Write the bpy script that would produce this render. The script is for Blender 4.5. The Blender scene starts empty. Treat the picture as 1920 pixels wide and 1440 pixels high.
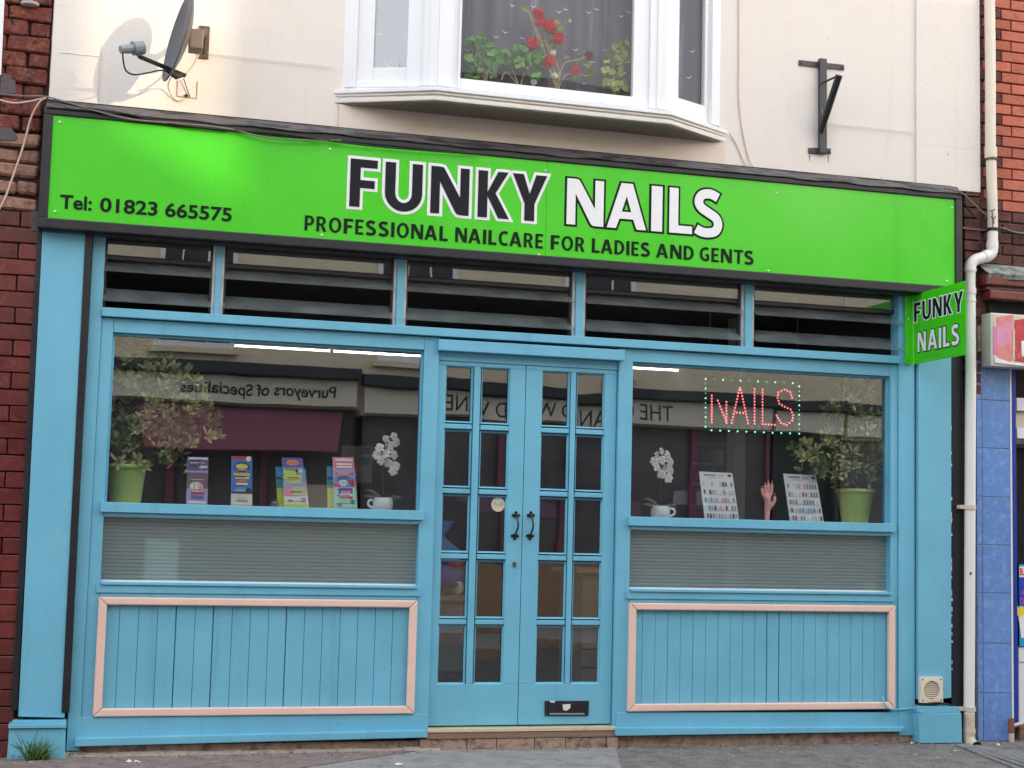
import bpy, bmesh, math, random
from math import sin, cos, pi, radians, sqrt, atan2
from mathutils import Vector, Matrix, noise as mnoise

S = bpy.context.scene
COL = S.collection
random.seed(7)

# ------------------------------------------------------------------ camera
CAM = Vector((0.5265, -8.3646, 1.2861))
FOC = 2770.0                                   # focal length in pixels of the 1920 wide photograph
def _rot(a, b, c):
    return Matrix.Rotation(a, 3, 'Z') @ Matrix.Rotation(b, 3, 'X') @ Matrix.Rotation(c, 3, 'Y')
RC = _rot(radians(-15.4794), radians(5.4572), radians(-1.44347))
cam_data = bpy.data.cameras.new('camera')
cam_data.sensor_width = 36.0
cam_data.lens = FOC / 1920.0 * 36.0
cam_data.clip_start = 0.05
cam_data.clip_end = 500.0
cam = bpy.data.objects.new('camera', cam_data)
COL.objects.link(cam)
cam.matrix_world = Matrix.Translation(CAM) @ (RC @ Matrix.Rotation(pi / 2, 3, 'X')).to_4x4()
S.camera = cam

# ------------------------------------------------------------------ sky, sun, exposure
SUN_DIR = Vector((-0.27, 0.30, -0.066)).normalized()      # the way the light travels
elev = math.asin(-SUN_DIR.z)
azim = atan2(-SUN_DIR.x, -SUN_DIR.y)                      # clockwise from +Y, towards the sun
world = bpy.data.worlds.new('World')
S.world = world
world.use_nodes = True
wn = world.node_tree
wn.nodes.clear()
sky = wn.nodes.new('ShaderNodeTexSky')
sky.sky_type = 'NISHITA'
sky.sun_disc = False
sky.sun_elevation = elev
sky.sun_rotation = azim
sky.air_density = 1.0
sky.dust_density = 4.0
sky.ozone_density = 1.0
bg = wn.nodes.new('ShaderNodeBackground')
bg.inputs['Strength'].default_value = 0.15
wo = wn.nodes.new('ShaderNodeOutputWorld')
cloud = wn.nodes.new('ShaderNodeMix')                      # even white cloud over most of the sky
cloud.data_type = 'RGBA'
cloud.inputs['Factor'].default_value = 0.80
cloud.inputs['B'].default_value = (4.2, 4.35, 4.6, 1)
wn.links.new(sky.outputs[0], cloud.inputs['A'])
wn.links.new(cloud.outputs['Result'], bg.inputs['Color'])
wn.links.new(bg.outputs[0], wo.inputs['Surface'])
sun_data = bpy.data.lights.new('sun', 'SUN')
sun_data.energy = 0.8
sun_data.angle = radians(0.9)
sun_data.color = (1.0, 0.78, 0.48)
sun = bpy.data.objects.new('sun', sun_data)
COL.objects.link(sun)
sun.location = (12, -14, 9)
sun.rotation_euler = SUN_DIR.to_track_quat('-Z', 'Y').to_euler()
S.view_settings.view_transform = 'Standard'
S.view_settings.look = 'None'
S.view_settings.gamma = 1.0
S.view_settings.exposure = 1.92
S.view_settings.use_curve_mapping = False
try:
    S.view_settings.use_white_balance = True
    S.view_settings.white_balance_temperature = 6500
    S.view_settings.white_balance_tint = 10
except Exception:
    pass
S.cycles.max_bounces = 10
S.cycles.transparent_max_bounces = 16
S.cycles.caustics_reflective = False
S.cycles.caustics_refractive = False

# ------------------------------------------------------------------ pixel to place
def U(px, py, Y=0.0):
    d = RC @ Vector(((px - 960) / FOC, 1.0, -(py - 720) / FOC))
    return CAM + d * ((Y - CAM.y) / d.y)
def ux(px, py, Y=0.0): return U(px, py, Y).x
def uz(px, py, Y=0.0): return U(px, py, Y).z
def xz(px, py, Y=0.0):
    p = U(px, py, Y); return (p.x, p.z)

# ------------------------------------------------------------------ object helpers
WL = {}
def thing(name, label, cat, loc=(0, 0, 0), group=None):
    o = bpy.data.objects.new(name, None)
    o.empty_display_size = 0.1
    COL.objects.link(o)
    o.location = loc
    o['label'] = label; o['category'] = cat
    if group: o['group'] = group
    WL[o.name] = Vector(loc)
    return o
def tag(o, label, cat, group=None):
    o['label'] = label; o['category'] = cat
    if group: o['group'] = group
    return o
def struct(o):
    o['kind'] = 'structure'; return o
def stuff(o):
    o['kind'] = 'stuff'; return o
def link(name, me, parent=None, origin=None):
    o = bpy.data.objects.new(name, me)
    COL.objects.link(o)
    w = Vector(origin) if origin is not None else Vector((0, 0, 0))
    WL[o.name] = w
    if parent is not None:
        o.parent = parent
        o.location = w - WL[parent.name]
    else:
        o.location = w
    return o

class MB:
    def __init__(s):
        s.v = []; s.f = []; s.m = []; s.mi = 0
    def add(s, vs, fs):
        n = len(s.v)
        s.v += [Vector(p) for p in vs]
        for f in fs:
            s.f.append([n + i for i in f]); s.m.append(s.mi)
        return s
    def box(s, x0, x1, y0, y1, z0, z1):
        if x0 > x1: x0, x1 = x1, x0
        if y0 > y1: y0, y1 = y1, y0
        if z0 > z1: z0, z1 = z1, z0
        return s.add([(x0,y0,z0),(x1,y0,z0),(x1,y1,z0),(x0,y1,z0),(x0,y0,z1),(x1,y0,z1),(x1,y1,z1),(x0,y1,z1)],
                     [(0,3,2,1),(4,5,6,7),(0,1,5,4),(1,2,6,5),(2,3,7,6),(3,0,4,7)])
    def prism(s, pts, y0, y1):
        """polygon in X,Z extruded along Y (y0 nearer the street)"""
        n = len(pts)
        a = sum(pts[i][0]*pts[(i+1)%n][1]-pts[(i+1)%n][0]*pts[i][1] for i in range(n))
        if a < 0: pts = pts[::-1]
        vs = [(p[0], y0, p[1]) for p in pts] + [(p[0], y1, p[1]) for p in pts]
        fs = [tuple(range(n)), tuple(range(2*n-1, n-1, -1))]
        for i in range(n):
            j = (i+1) % n
            fs.append((i, i+n, j+n, j))
        return s.add(vs, fs)
    def plan(s, pts, z0, z1):
        """polygon in X,Y extruded along Z"""
        n = len(pts)
        a = sum(pts[i][0]*pts[(i+1)%n][1]-pts[(i+1)%n][0]*pts[i][1] for i in range(n))
        if a < 0: pts = pts[::-1]
        vs = [(p[0], p[1], z0) for p in pts] + [(p[0], p[1], z1) for p in pts]
        fs = [tuple(range(n-1, -1, -1)), tuple(range(n, 2*n))]
        for i in range(n):
            j = (i+1) % n
            fs.append((i, j, j+n, i+n))
        return s.add(vs, fs)
    def hexa(s, a, b):
        """two quads a (front) and b (back), same order"""
        return s.add(list(a)+list(b), [(0,1,2,3),(7,6,5,4),(0,4,5,1),(1,5,6,2),(2,6,7,3),(3,7,4,0)])
    def tube(s, path, r, n=8, caps=True):
        path = [Vector(p) for p in path]
        rr = r if isinstance(r, (list, tuple)) else [r]*len(path)
        rings = []; up = None
        for i, p in enumerate(path):
            t = (path[min(i+1, len(path)-1)] - path[max(i-1, 0)])
            if t.length < 1e-9: t = Vector((0,0,1))
            t.normalize()
            if up is None:
                up = Vector((0,0,1)) if abs(t.z) < 0.9 else Vector((0,1,0))
            a = t.cross(up)
            if a.length < 1e-6:
                up = Vector((1,0,0)); a = t.cross(up)
            a.normalize(); b = a.cross(t); up = b
            rings.append([p + a*(rr[i]*cos(2*pi*k/n)) + b*(rr[i]*sin(2*pi*k/n)) for k in range(n)])
        vs = [q for ring in rings for q in ring]; fs = []
        for i in range(len(path)-1):
            for k in range(n):
                fs.append((i*n+k, i*n+(k+1)%n, (i+1)*n+(k+1)%n, (i+1)*n+k))
        if caps:
            fs.append(tuple(range(n-1, -1, -1))); fs.append(tuple(range((len(path)-1)*n, len(path)*n)))
        return s.add(vs, fs)
    def lathe(s, prof, c, n=20, cap=True):
        """profile [(r,z)] turned about a vertical axis through c"""
        c = Vector(c); vs = []; fs = []
        for r, z in prof:
            vs += [c + Vector((r*cos(2*pi*k/n), r*sin(2*pi*k/n), z)) for k in range(n)]
        for i in range(len(prof)-1):
            for k in range(n):
                fs.append((i*n+k, i*n+(k+1)%n, (i+1)*n+(k+1)%n, (i+1)*n+k))
        if cap:
            fs.append(tuple(range(n-1,-1,-1))); fs.append(tuple(range((len(prof)-1)*n, len(prof)*n)))
        return s.add(vs, fs)
    def disc_y(s, c, r, y0, y1, n=20):
        return s.prism([(c[0]+r*cos(2*pi*k/n), c[1]+r*sin(2*pi*k/n)) for k in range(n)], y0, y1)
    def ball(s, c, r, sx=1, sy=1, sz=1, nu=8, nv=6):
        c = Vector(c); vs = []; fs = []
        for j in range(nv+1):
            th = pi*j/nv
            for i in range(nu):
                ph = 2*pi*i/nu
                vs.append(c + Vector((r*sx*sin(th)*cos(ph), r*sy*sin(th)*sin(ph), r*sz*cos(th))))
        for j in range(nv):
            for i in range(nu):
                fs.append((j*nu+i, (j+1)*nu+i, (j+1)*nu+(i+1)%nu, j*nu+(i+1)%nu))
        return s.add(vs, fs)
    def mesh(s, name, mats, bevel=0.0, smooth=False, origin=None, seg=2, jitter=0.0):
        vs = s.v
        if origin is None:
            lo = Vector((min(p.x for p in vs), min(p.y for p in vs), min(p.z for p in vs)))
            hi = Vector((max(p.x for p in vs), max(p.y for p in vs), max(p.z for p in vs)))
            origin = (lo+hi)/2; origin.z = lo.z
        origin = Vector(origin)
        me = bpy.data.meshes.new(name)
        me.from_pydata([p-origin for p in vs], [], s.f)
        ml = mats if isinstance(mats, (list, tuple)) else [mats]
        for m in ml: me.materials.append(M[m] if isinstance(m, str) else m)
        if len(ml) > 1: me.polygons.foreach_set('material_index', s.m)
        if bevel > 0 or smooth:
            bm = bmesh.new(); bm.from_mesh(me)
            if bevel > 0:
                bmesh.ops.recalc_face_normals(bm, faces=bm.faces)
                bmesh.ops.bevel(bm, geom=[e for e in bm.edges], offset=bevel, segments=seg, profile=0.6, affect='EDGES', clamp_overlap=True)
            if smooth:
                bmesh.ops.recalc_face_normals(bm, faces=bm.faces)
                for f in bm.faces: f.smooth = True
            bm.to_mesh(me); bm.free()
        return me, origin
    def build(s, name, mats, parent=None, bevel=0.0, smooth=False, origin=None, seg=2):
        me, og = s.mesh(name, mats, bevel, smooth, origin, seg)
        return link(name, me, parent, og)

def boxo(name, mat_, parent, x0, x1, y0, y1, z0, z1, bevel=0.0025):
    return MB().box(x0, x1, y0, y1, z0, z1).build(name, mat_, parent, bevel)
def pxo(name, mat_, parent, pts, yf, yb, bevel=0.0025):
    """prism whose front outline is given by photo pixels on the plane Y = yf"""
    return MB().prism([xz(p[0], p[1], yf) for p in pts], yf, yb).build(name, mat_, parent, bevel)
def smoothpath(pts, k=6):
    pts = [Vector(p) for p in pts]; out = []
    for i in range(len(pts)-1):
        p0 = pts[max(i-1,0)]; p1 = pts[i]; p2 = pts[i+1]; p3 = pts[min(i+2, len(pts)-1)]
        for j in range(k):
            t = j/k
            out.append(0.5*((2*p1)+(p2-p0)*t+(2*p0-5*p1+4*p2-p3)*t*t+(3*p1-p0-3*p2+p3)*t**3))
    out.append(pts[-1]); return out

# ------------------------------------------------------------------ materials
M = {}
def lin(c):
    return tuple(((v/255.0)/12.92 if v/255.0 <= 0.04045 else ((v/255.0+0.055)/1.055)**2.4) for v in c)
def pm(name, rgb, rough=0.5, var=0.10, vscale=6.0, bump=0.0, bscale=60.0, spec=0.5, metal=0.0, coat=0.0, dirt=None, dscale=4.0, dlo=0.55, dhi=0.75, damt=0.6, rand=0.0, stretch=None, rvar=0.1, blotch=None, streak=None):
    """procedural paint/stone/plastic: base colour with broad and fine variation, optional stains, optional relief"""
    m = bpy.data.materials.new(name); m.use_nodes = True
    nt = m.node_tree; nt.nodes.clear(); N = nt.nodes.new; L = nt.links.new
    out = N('ShaderNodeOutputMaterial'); b = N('ShaderNodeBsdfPrincipled'); L(b.outputs[0], out.inputs[0])
    geo = N('ShaderNodeNewGeometry'); mp = N('ShaderNodeMapping'); L(geo.outputs['Position'], mp.inputs[0])
    if stretch: mp.inputs['Scale'].default_value = stretch
    c = lin(rgb)
    n1 = N('ShaderNodeTexNoise'); n1.inputs['Scale'].default_value = vscale; n1.inputs['Detail'].default_value = 6; n1.inputs['Roughness'].default_value = 0.6
    L(mp.outputs[0], n1.inputs['Vector'])
    mr = N('ShaderNodeMapRange'); mr.inputs[1].default_value = 0.25; mr.inputs[2].default_value = 0.75
    mr.inputs[3].default_value = 1-var; mr.inputs[4].default_value = 1+var
    L(n1.outputs['Fac'], mr.inputs[0])
    mul = N('ShaderNodeVectorMath'); mul.operation = 'SCALE'; mul.inputs[0].default_value = c
    L(mr.outputs[0], mul.inputs['Scale'])
    colout = mul.outputs[0]
    if rand > 0:
        oi = N('ShaderNodeObjectInfo'); r2 = N('ShaderNodeMapRange'); r2.inputs[3].default_value = 1-rand; r2.inputs[4].default_value = 1+rand
        L(oi.outputs['Random'], r2.inputs[0]); m2 = N('ShaderNodeVectorMath'); m2.operation = 'SCALE'
        L(colout, m2.inputs[0]); L(r2.outputs[0], m2.inputs['Scale']); colout = m2.outputs[0]
    for st in ([dirt] if dirt else []):
        n2 = N('ShaderNodeTexNoise'); n2.inputs['Scale'].default_value = dscale; n2.inputs['Detail'].default_value = 8; n2.inputs['Roughness'].default_value = 0.7
        L(mp.outputs[0], n2.inputs['Vector'])
        r3 = N('ShaderNodeMapRange'); r3.inputs[1].default_value = dlo; r3.inputs[2].default_value = dhi; r3.inputs[4].default_value = damt
        L(n2.outputs['Fac'], r3.inputs[0])
        mx = N('ShaderNodeMix'); mx.data_type = 'RGBA'; L(r3.outputs[0], mx.inputs['Factor']); L(colout, mx.inputs['A']); mx.inputs['B'].default_value = (*lin(st), 1)
        colout = mx.outputs['Result']
    if blotch:
        bc, bs, blo, bhi = blotch
        n4 = N('ShaderNodeTexNoise'); n4.inputs['Scale'].default_value = bs; n4.inputs['Detail'].default_value = 3
        L(geo.outputs['Position'], n4.inputs['Vector'])
        r4 = N('ShaderNodeMapRange'); r4.inputs[1].default_value = blo; r4.inputs[2].default_value = bhi
        L(n4.outputs['Fac'], r4.inputs[0])
        mx = N('ShaderNodeMix'); mx.data_type = 'RGBA'; L(r4.outputs[0], mx.inputs['Factor']); L(colout, mx.inputs['A']); mx.inputs['B'].default_value = (*lin(bc), 1)
        colout = mx.outputs['Result']
    if streak:
        sc_, ss, slo, shi, sam = streak
        m5 = N('ShaderNodeMapping'); m5.inputs['Scale'].default_value = (1, 1, 0.07); L(geo.outputs['Position'], m5.inputs[0])
        n5 = N('ShaderNodeTexNoise'); n5.inputs['Scale'].default_value = ss; n5.inputs['Detail'].default_value = 5; n5.inputs['Roughness'].default_value = 0.65
        L(m5.outputs[0], n5.inputs['Vector'])
        r6 = N('ShaderNodeMapRange'); r6.inputs[1].default_value = slo; r6.inputs[2].default_value = shi; r6.inputs[4].default_value = sam
        L(n5.outputs['Fac'], r6.inputs[0])
        mx = N('ShaderNodeMix'); mx.data_type = 'RGBA'; L(r6.outputs[0], mx.inputs['Factor']); L(colout, mx.inputs['A']); mx.inputs['B'].default_value = (*lin(sc_), 1)
        colout = mx.outputs['Result']
    L(colout, b.inputs['Base Color'])
    if rvar > 0:
        r5 = N('ShaderNodeMapRange'); r5.inputs[1].default_value = 0.3; r5.inputs[2].default_value = 0.7
        r5.inputs[3].default_value = max(0.02, rough-rvar); r5.inputs[4].default_value = min(1, rough+rvar)
        L(n1.outputs['Fac'], r5.inputs[0]); L(r5.outputs[0], b.inputs['Roughness'])
    else:
        b.inputs['Roughness'].default_value = rough
    b.inputs['Metallic'].default_value = metal
    b.inputs['Specular IOR Level'].default_value = spec
    b.inputs['Coat Weight'].default_value = coat
    b.inputs['Coat Roughness'].default_value = 0.15
    if bump > 0:
        n3 = N('ShaderNodeTexNoise'); n3.inputs['Scale'].default_value = bscale; n3.inputs['Detail'].default_value = 5
        L(mp.outputs[0], n3.inputs['Vector'])
        bp = N('ShaderNodeBump'); bp.inputs['Strength'].default_value = bump; bp.inputs['Distance'].default_value = 0.01
        L(n3.outputs['Fac'], bp.inputs['Height']); L(bp.outputs[0], b.inputs['Normal'])
    M[name] = m
    return m
def emit(name, rgb, strength):
    m = bpy.data.materials.new(name); m.use_nodes = True
    nt = m.node_tree; nt.nodes.clear()
    out = nt.nodes.new('ShaderNodeOutputMaterial'); e = nt.nodes.new('ShaderNodeEmission')
    e.inputs[0].default_value = (*lin(rgb), 1); e.inputs[1].default_value = strength
    nt.links.new(e.outputs[0], out.inputs[0]); M[name] = m
def glass(name, k=3.0, tint=(0.92, 0.95, 0.94), wob=0.0, wscale=2.5, rough=0.0, film=0.0):
    """clear pane: see-through, mirror share from Fresnel, gently wavy"""
    m = bpy.data.materials.new(name); m.use_nodes = True
    nt = m.node_tree; nt.nodes.clear(); N = nt.nodes.new; L = nt.links.new
    out = N('ShaderNodeOutputMaterial'); tr = N('ShaderNodeBsdfTransparent'); gl = N('ShaderNodeBsdfGlossy')
    tr.inputs[0].default_value = (*tint, 1); gl.inputs['Roughness'].default_value = rough
    lw = N('ShaderNodeLayerWeight'); lw.inputs['Blend'].default_value = 0.5           # Facing = 1 - cos, same from both sides
    pw = N('ShaderNodeMath'); pw.operation = 'POWER'; pw.inputs[1].default_value = 5.0; L(lw.outputs['Facing'], pw.inputs[0])
    mu = N('ShaderNodeMath'); mu.operation = 'MULTIPLY_ADD'; mu.inputs[1].default_value = 0.9; mu.inputs[2].default_value = 0.04*k; mu.use_clamp = True
    L(pw.outputs[0], mu.inputs[0])
    mx = N('ShaderNodeMixShader'); L(mu.outputs[0], mx.inputs[0]); L(tr.outputs[0], mx.inputs[1]); L(gl.outputs[0], mx.inputs[2])
    if wob > 0:
        geo = N('ShaderNodeNewGeometry'); n = N('ShaderNodeTexNoise'); n.inputs['Scale'].default_value = wscale; n.inputs['Detail'].default_value = 1
        L(geo.outputs['Position'], n.inputs['Vector'])
        bp = N('ShaderNodeBump'); bp.inputs['Strength'].default_value = wob; bp.inputs['Distance'].default_value = 0.02
        L(n.outputs['Fac'], bp.inputs['Height']); L(bp.outputs[0], gl.inputs['Normal'])
    last = mx
    if film > 0:
        df = N('ShaderNodeBsdfDiffuse'); df.inputs[0].default_value = (0.58, 0.66, 0.68, 1)
        m2 = N('ShaderNodeMixShader')
        g2 = N('ShaderNodeNewGeometry'); n2 = N('ShaderNodeTexNoise'); n2.inputs['Scale'].default_value = 5.0; n2.inputs['Detail'].default_value = 6; n2.inputs['Roughness'].default_value = 0.7
        L(g2.outputs['Position'], n2.inputs['Vector'])
        r2 = N('ShaderNodeMapRange'); r2.inputs[1].default_value = 0.3; r2.inputs[2].default_value = 0.75; r2.inputs[3].default_value = film*0.5; r2.inputs[4].default_value = film*1.8
        L(n2.outputs['Fac'], r2.inputs[0]); L(r2.outputs[0], m2.inputs[0])
        L(mx.outputs[0], m2.inputs[1]); L(df.outputs[0], m2.inputs[2]); last = m2
    L(last.outputs[0], out.inputs[0]); M[name] = m

pm('blue_paint', (112, 183, 210), 0.42, 0.08, 3.0, 0.12, 26, dirt=(150, 200, 214), dscale=9, dlo=0.60, dhi=0.78, damt=0.4, blotch=((66, 104, 122), 60, 0.715, 0.76), streak=((84, 138, 158), 10, 0.58, 0.80, 0.5))
pm('blue_paint_vertical', (112, 183, 210), 0.42, 0.07, 2.6, 0.12, 26, dirt=(150, 204, 218), dscale=2.2, dlo=0.58, dhi=0.75, damt=0.5, blotch=((68, 108, 126), 60, 0.72, 0.765), streak=((84, 138, 158), 8, 0.58, 0.82, 0.45))
pm('sign_green', (66, 204, 20), 0.28, 0.03, 3, 0.03, 4, coat=0.3, blotch=((40, 110, 30), 38, 0.745, 0.80), streak=((54, 168, 30), 8, 0.58, 0.82, 0.45))
pm('dark_green_black', (10, 28, 16), 0.55, 0.05, spec=0.2)
pm('vinyl_black', (18, 22, 32), 0.55, 0.08, spec=0.25)
pm('vinyl_white', (236, 236, 240), 0.4, 0.03, 8)
pm('black_paint', (34, 36, 42), 0.38, 0.15, 6, 0.1, 50, dirt=(70, 72, 78), dscale=9, dlo=0.62, dhi=0.8, damt=0.4)
pm('lead_flashing', (92, 88, 90), 0.5, 0.35, 9, 0.6, 40, dirt=(36, 30, 32), dscale=9, dlo=0.46, dhi=0.58, damt=0.9, stretch=(0.5, 1, 2.5))
pm('cream_render', (227, 220, 214), 0.85, 0.035, 2.2, 0.25, 90, dirt=(206, 190, 172), dscale=1.6, dlo=0.55, dhi=0.8, damt=0.45, blotch=((178, 168, 158), 24, 0.72, 0.80), streak=((196, 184, 170), 7, 0.58, 0.82, 0.45))
pm('peach_render', (224, 212, 200), 0.85, 0.04, 3, 0.2, 90, dirt=(208, 184, 160), dscale=3, dlo=0.5, dhi=0.75, damt=0.6)
pm('white_paint', (232, 234, 238), 0.4, 0.03, 6, 0.15, 40, dirt=(196, 192, 190), dscale=12, dlo=0.62, dhi=0.8, damt=0.4, stretch=(1, 1, 0.3))
pm('aged_white', (222, 216, 210), 0.5, 0.05, 8, 0.3, 60, dirt=(172, 150, 140), dscale=18, dlo=0.58, dhi=0.72, damt=0.6, stretch=(0.4, 0.4, 2.5))
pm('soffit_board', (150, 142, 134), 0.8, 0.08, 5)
pm('pink_paint', (236, 201, 188), 0.4, 0.04, 6, 0.12, 40, dirt=(208, 168, 152), dscale=20, dlo=0.66, dhi=0.8, damt=0.5)
pm('glazed_brick', (98, 42, 40), 0.22, 0.25, 16, 0.25, 22, rand=0.28, coat=0.4, dirt=(126, 74, 62), dscale=26, dlo=0.58, dhi=0.7, damt=0.6)
pm('worn_brick', (104, 48, 40), 0.85, 0.32, 18, 1.0, 45, rand=0.3, dirt=(148, 96, 74), dscale=22, dlo=0.5, dhi=0.62, damt=0.6, blotch=((48, 32, 32), 26, 0.60, 0.68))
pm('spalled_brick', (158, 120, 104), 0.9, 0.25, 16, 1.0, 40, rand=0.15, dirt=(100, 62, 52), dscale=26, dlo=0.5, dhi=0.62, damt=0.7)
pm('slate_grey', (84, 78, 82), 0.7, 0.15, 14, 0.4, 50)
pm('orange_brick', (178, 100, 80), 0.8, 0.16, 20, 0.5, 90, rand=0.22, dirt=(120, 62, 52), dscale=16, dlo=0.5, dhi=0.7, damt=0.6)
pm('dark_brick', (104, 62, 56), 0.85, 0.25, 14, 0.6, 70, rand=0.25, dirt=(52, 42, 42), dscale=14, dlo=0.42, dhi=0.62, damt=0.8)
pm('mortar', (140, 104, 92), 0.95, 0.2, 30, 0.5, 120)
pm('dark_mortar', (60, 36, 34), 0.9, 0.2, 30, 0.4, 120)
pm('terracotta_paint', (112, 52, 52), 0.35, 0.12, 8, 0.2, 30, coat=0.3)
pm('blue_tile', (104, 144, 208), 0.22, 0.10, 16, 0.05, 20, coat=0.5, dirt=(140, 172, 222), dscale=18, dlo=0.5, dhi=0.66, damt=0.7, rand=0.05)
pm('grout', (188, 186, 190), 0.9, 0.1, 40)
pm('royal_blue', (30, 56, 150), 0.35, 0.06)
pm('old_pvc', (222, 212, 196), 0.45, 0.06, 6, 0.1, 30, dirt=(176, 160, 138), dscale=9, dlo=0.58, dhi=0.78, damt=0.6, stretch=(1, 1, 0.3))
pm('white_pvc', (232, 230, 226), 0.35, 0.04, 6, 0.05, 30, dirt=(176, 172, 164), dscale=10, dlo=0.6, dhi=0.8, damt=0.6, stretch=(1, 1, 0.25))
pm('dirty_pvc', (206, 194, 178), 0.5, 0.1, 10, 0.2, 40, dirt=(140, 122, 104), dscale=12, dlo=0.5, dhi=0.7, damt=0.7)
pm('rubber_black', (28, 28, 30), 0.6, 0.1)
pm('pavement_grey', (142, 140, 138), 0.9, 0.25, 9, 0.9, 75, dirt=(98, 94, 92), dscale=7, dlo=0.5, dhi=0.66, damt=0.7, blotch=((176, 168, 160), 95, 0.60, 0.68))
pm('pavement_dark', (118, 112, 110), 0.92, 0.3, 12, 1.0, 70, dirt=(78, 72, 70), dscale=8, dlo=0.46, dhi=0.62, damt=0.75, blotch=((168, 158, 150), 85, 0.58, 0.66))
pm('pavement_red', (130, 114, 110), 0.92, 0.28, 12, 1.0, 75, dirt=(88, 78, 74), dscale=8, dlo=0.48, dhi=0.64, damt=0.7, blotch=((166, 150, 142), 90, 0.60, 0.68))
pm('asphalt', (84, 84, 86), 0.9, 0.2, 6, 0.8, 150)
pm('plinth_stone', (166, 142, 126), 0.9, 0.22, 12, 0.9, 60, dirt=(92, 72, 64), dscale=16, dlo=0.48, dhi=0.62, damt=0.75)
pm('step_timber', (140, 112, 94), 0.7, 0.15, 10, 0.4, 60, stretch=(0.2, 1, 3), dirt=(92, 70, 62), dscale=10, dlo=0.5, dhi=0.7)
pm('brass_strip', (226, 212, 178), 0.35, 0.06, 10, metal=0.3)
pm('black_metal', (36, 36, 40), 0.4, 0.12, 12, 0.1, 60)
pm('iron_handle', (24, 26, 32), 0.3, 0.1, 20, 0.1, 60, coat=0.3)
pm('bracket_grey', (60, 60, 68), 0.45, 0.12, 12, 0.1, 80)
pm('dish_grey', (74, 80, 90), 0.4, 0.06, 8, 0.03, 50)
pm('dish_back', (112, 100, 92), 0.5, 0.15, 10)
pm('lnb_grey', (134, 142, 148), 0.4, 0.06, 10)
pm('rust_brown', (92, 74, 66), 0.7, 0.3, 30, 0.5, 90)
pm('cable_white', (206, 200, 194), 0.5, 0.08)
pm('cable_grey', (120, 110, 106), 0.6, 0.15)
pm('cable_cream', (206, 178, 160), 0.55, 0.1)
pm('steel_screw', (206, 214, 200), 0.25, 0.05, metal=0.5)
pm('aluminium', (206, 204, 202), 0.4, 0.06, 10, metal=0.2)
pm('vent_cream', (226, 214, 196), 0.5, 0.05)
pm('dark_gap', (14, 14, 16), 0.9, 0.1)
pm('pot_green', (184, 212, 112), 0.4, 0.05, 8)
pm('soil', (58, 44, 36), 0.95, 0.3, 40, 0.8, 80)
pm('bark', (92, 76, 60), 0.9, 0.25, 30, 0.6, 60)
pm('shrub_leaf', (176, 184, 124), 0.3, 0.45, 45, 0, 30, dirt=(206, 206, 170), dscale=32, dlo=0.48, dhi=0.66, damt=0.75)
pm('shrub_leaf_dark', (110, 138, 80), 0.3, 0.45, 45, dirt=(92, 108, 76), dscale=9, dlo=0.5, dhi=0.7, damt=0.6)
pm('geranium_leaf', (72, 122, 46), 0.45, 0.3, 40, 0.3, 60, rand=0.55)
pm('geranium_leaf_olive', (126, 142, 60), 0.45, 0.3, 40, 0.3, 60, rand=0.5)
pm('geranium_stem', (150, 140, 104), 0.7, 0.2, 20)
pm('petal_red', (214, 14, 16), 0.5, 0.15, 40)
pm('petal_dark_red', (136, 20, 34), 0.5, 0.15, 40)
pm('petal_white', (238, 236, 234), 0.5, 0.04, 20)
pm('orchid_leaf', (52, 74, 50), 0.35, 0.15)
pm('porcelain', (238, 238, 240), 0.18, 0.02, coat=0.4)
pm('curtain', (92, 90, 102), 0.85, 0.06, 4, stretch=(8, 1, 0.2), streak=((160, 158, 168), 11, 0.54, 0.68, 0.55))  # pale vertical streaks: gathered net plus lit folds put into the colour
pm('curtain_motif', (206, 214, 222), 0.8, 0.03)
pm('skin_plastic', (250, 184, 172), 0.4, 0.04, 12)
pm('card_white', (228, 232, 240), 0.45, 0.02)
pm('paper_white', (244, 246, 244), 0.7, 0.03)
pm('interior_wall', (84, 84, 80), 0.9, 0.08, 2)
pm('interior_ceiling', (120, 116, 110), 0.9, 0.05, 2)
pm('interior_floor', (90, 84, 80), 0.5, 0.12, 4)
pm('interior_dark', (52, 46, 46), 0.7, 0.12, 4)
pm('shelf_brown', (92, 76, 84), 0.6, 0.1)
pm('cream_board', (206, 196, 172), 0.6, 0.05)
pm('salt_orange', (206, 112, 40), 0.6, 0.15, 20, 0.4, 40)
pm('litter_white', (222, 220, 214), 0.7, 0.05)
pm('weed_green', (86, 116, 58), 0.6, 0.25, 30)
pm('opposite_stone', (226, 212, 184), 0.9, 0.08, 3, 0.3, 40, dirt=(176, 160, 134), dscale=3, dlo=0.5, dhi=0.7, damt=0.5)
pm('opposite_sign', (224, 216, 200), 0.6, 0.04, 4)
pm('opposite_dark', (44, 44, 52), 0.6, 0.1)
pm('opposite_shop', (92, 88, 92), 0.5, 0.35, 1.6, dirt=(70, 62, 68), dscale=1.2, dlo=0.5, dhi=0.6, damt=0.8)
pm('awning_purple', (128, 74, 92), 0.8, 0.1)
pm('opposite_brick', (156, 126, 100), 0.9, 0.2, 10)
pm('roof_slate', (84, 84, 92), 0.8, 0.2, 8)
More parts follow.
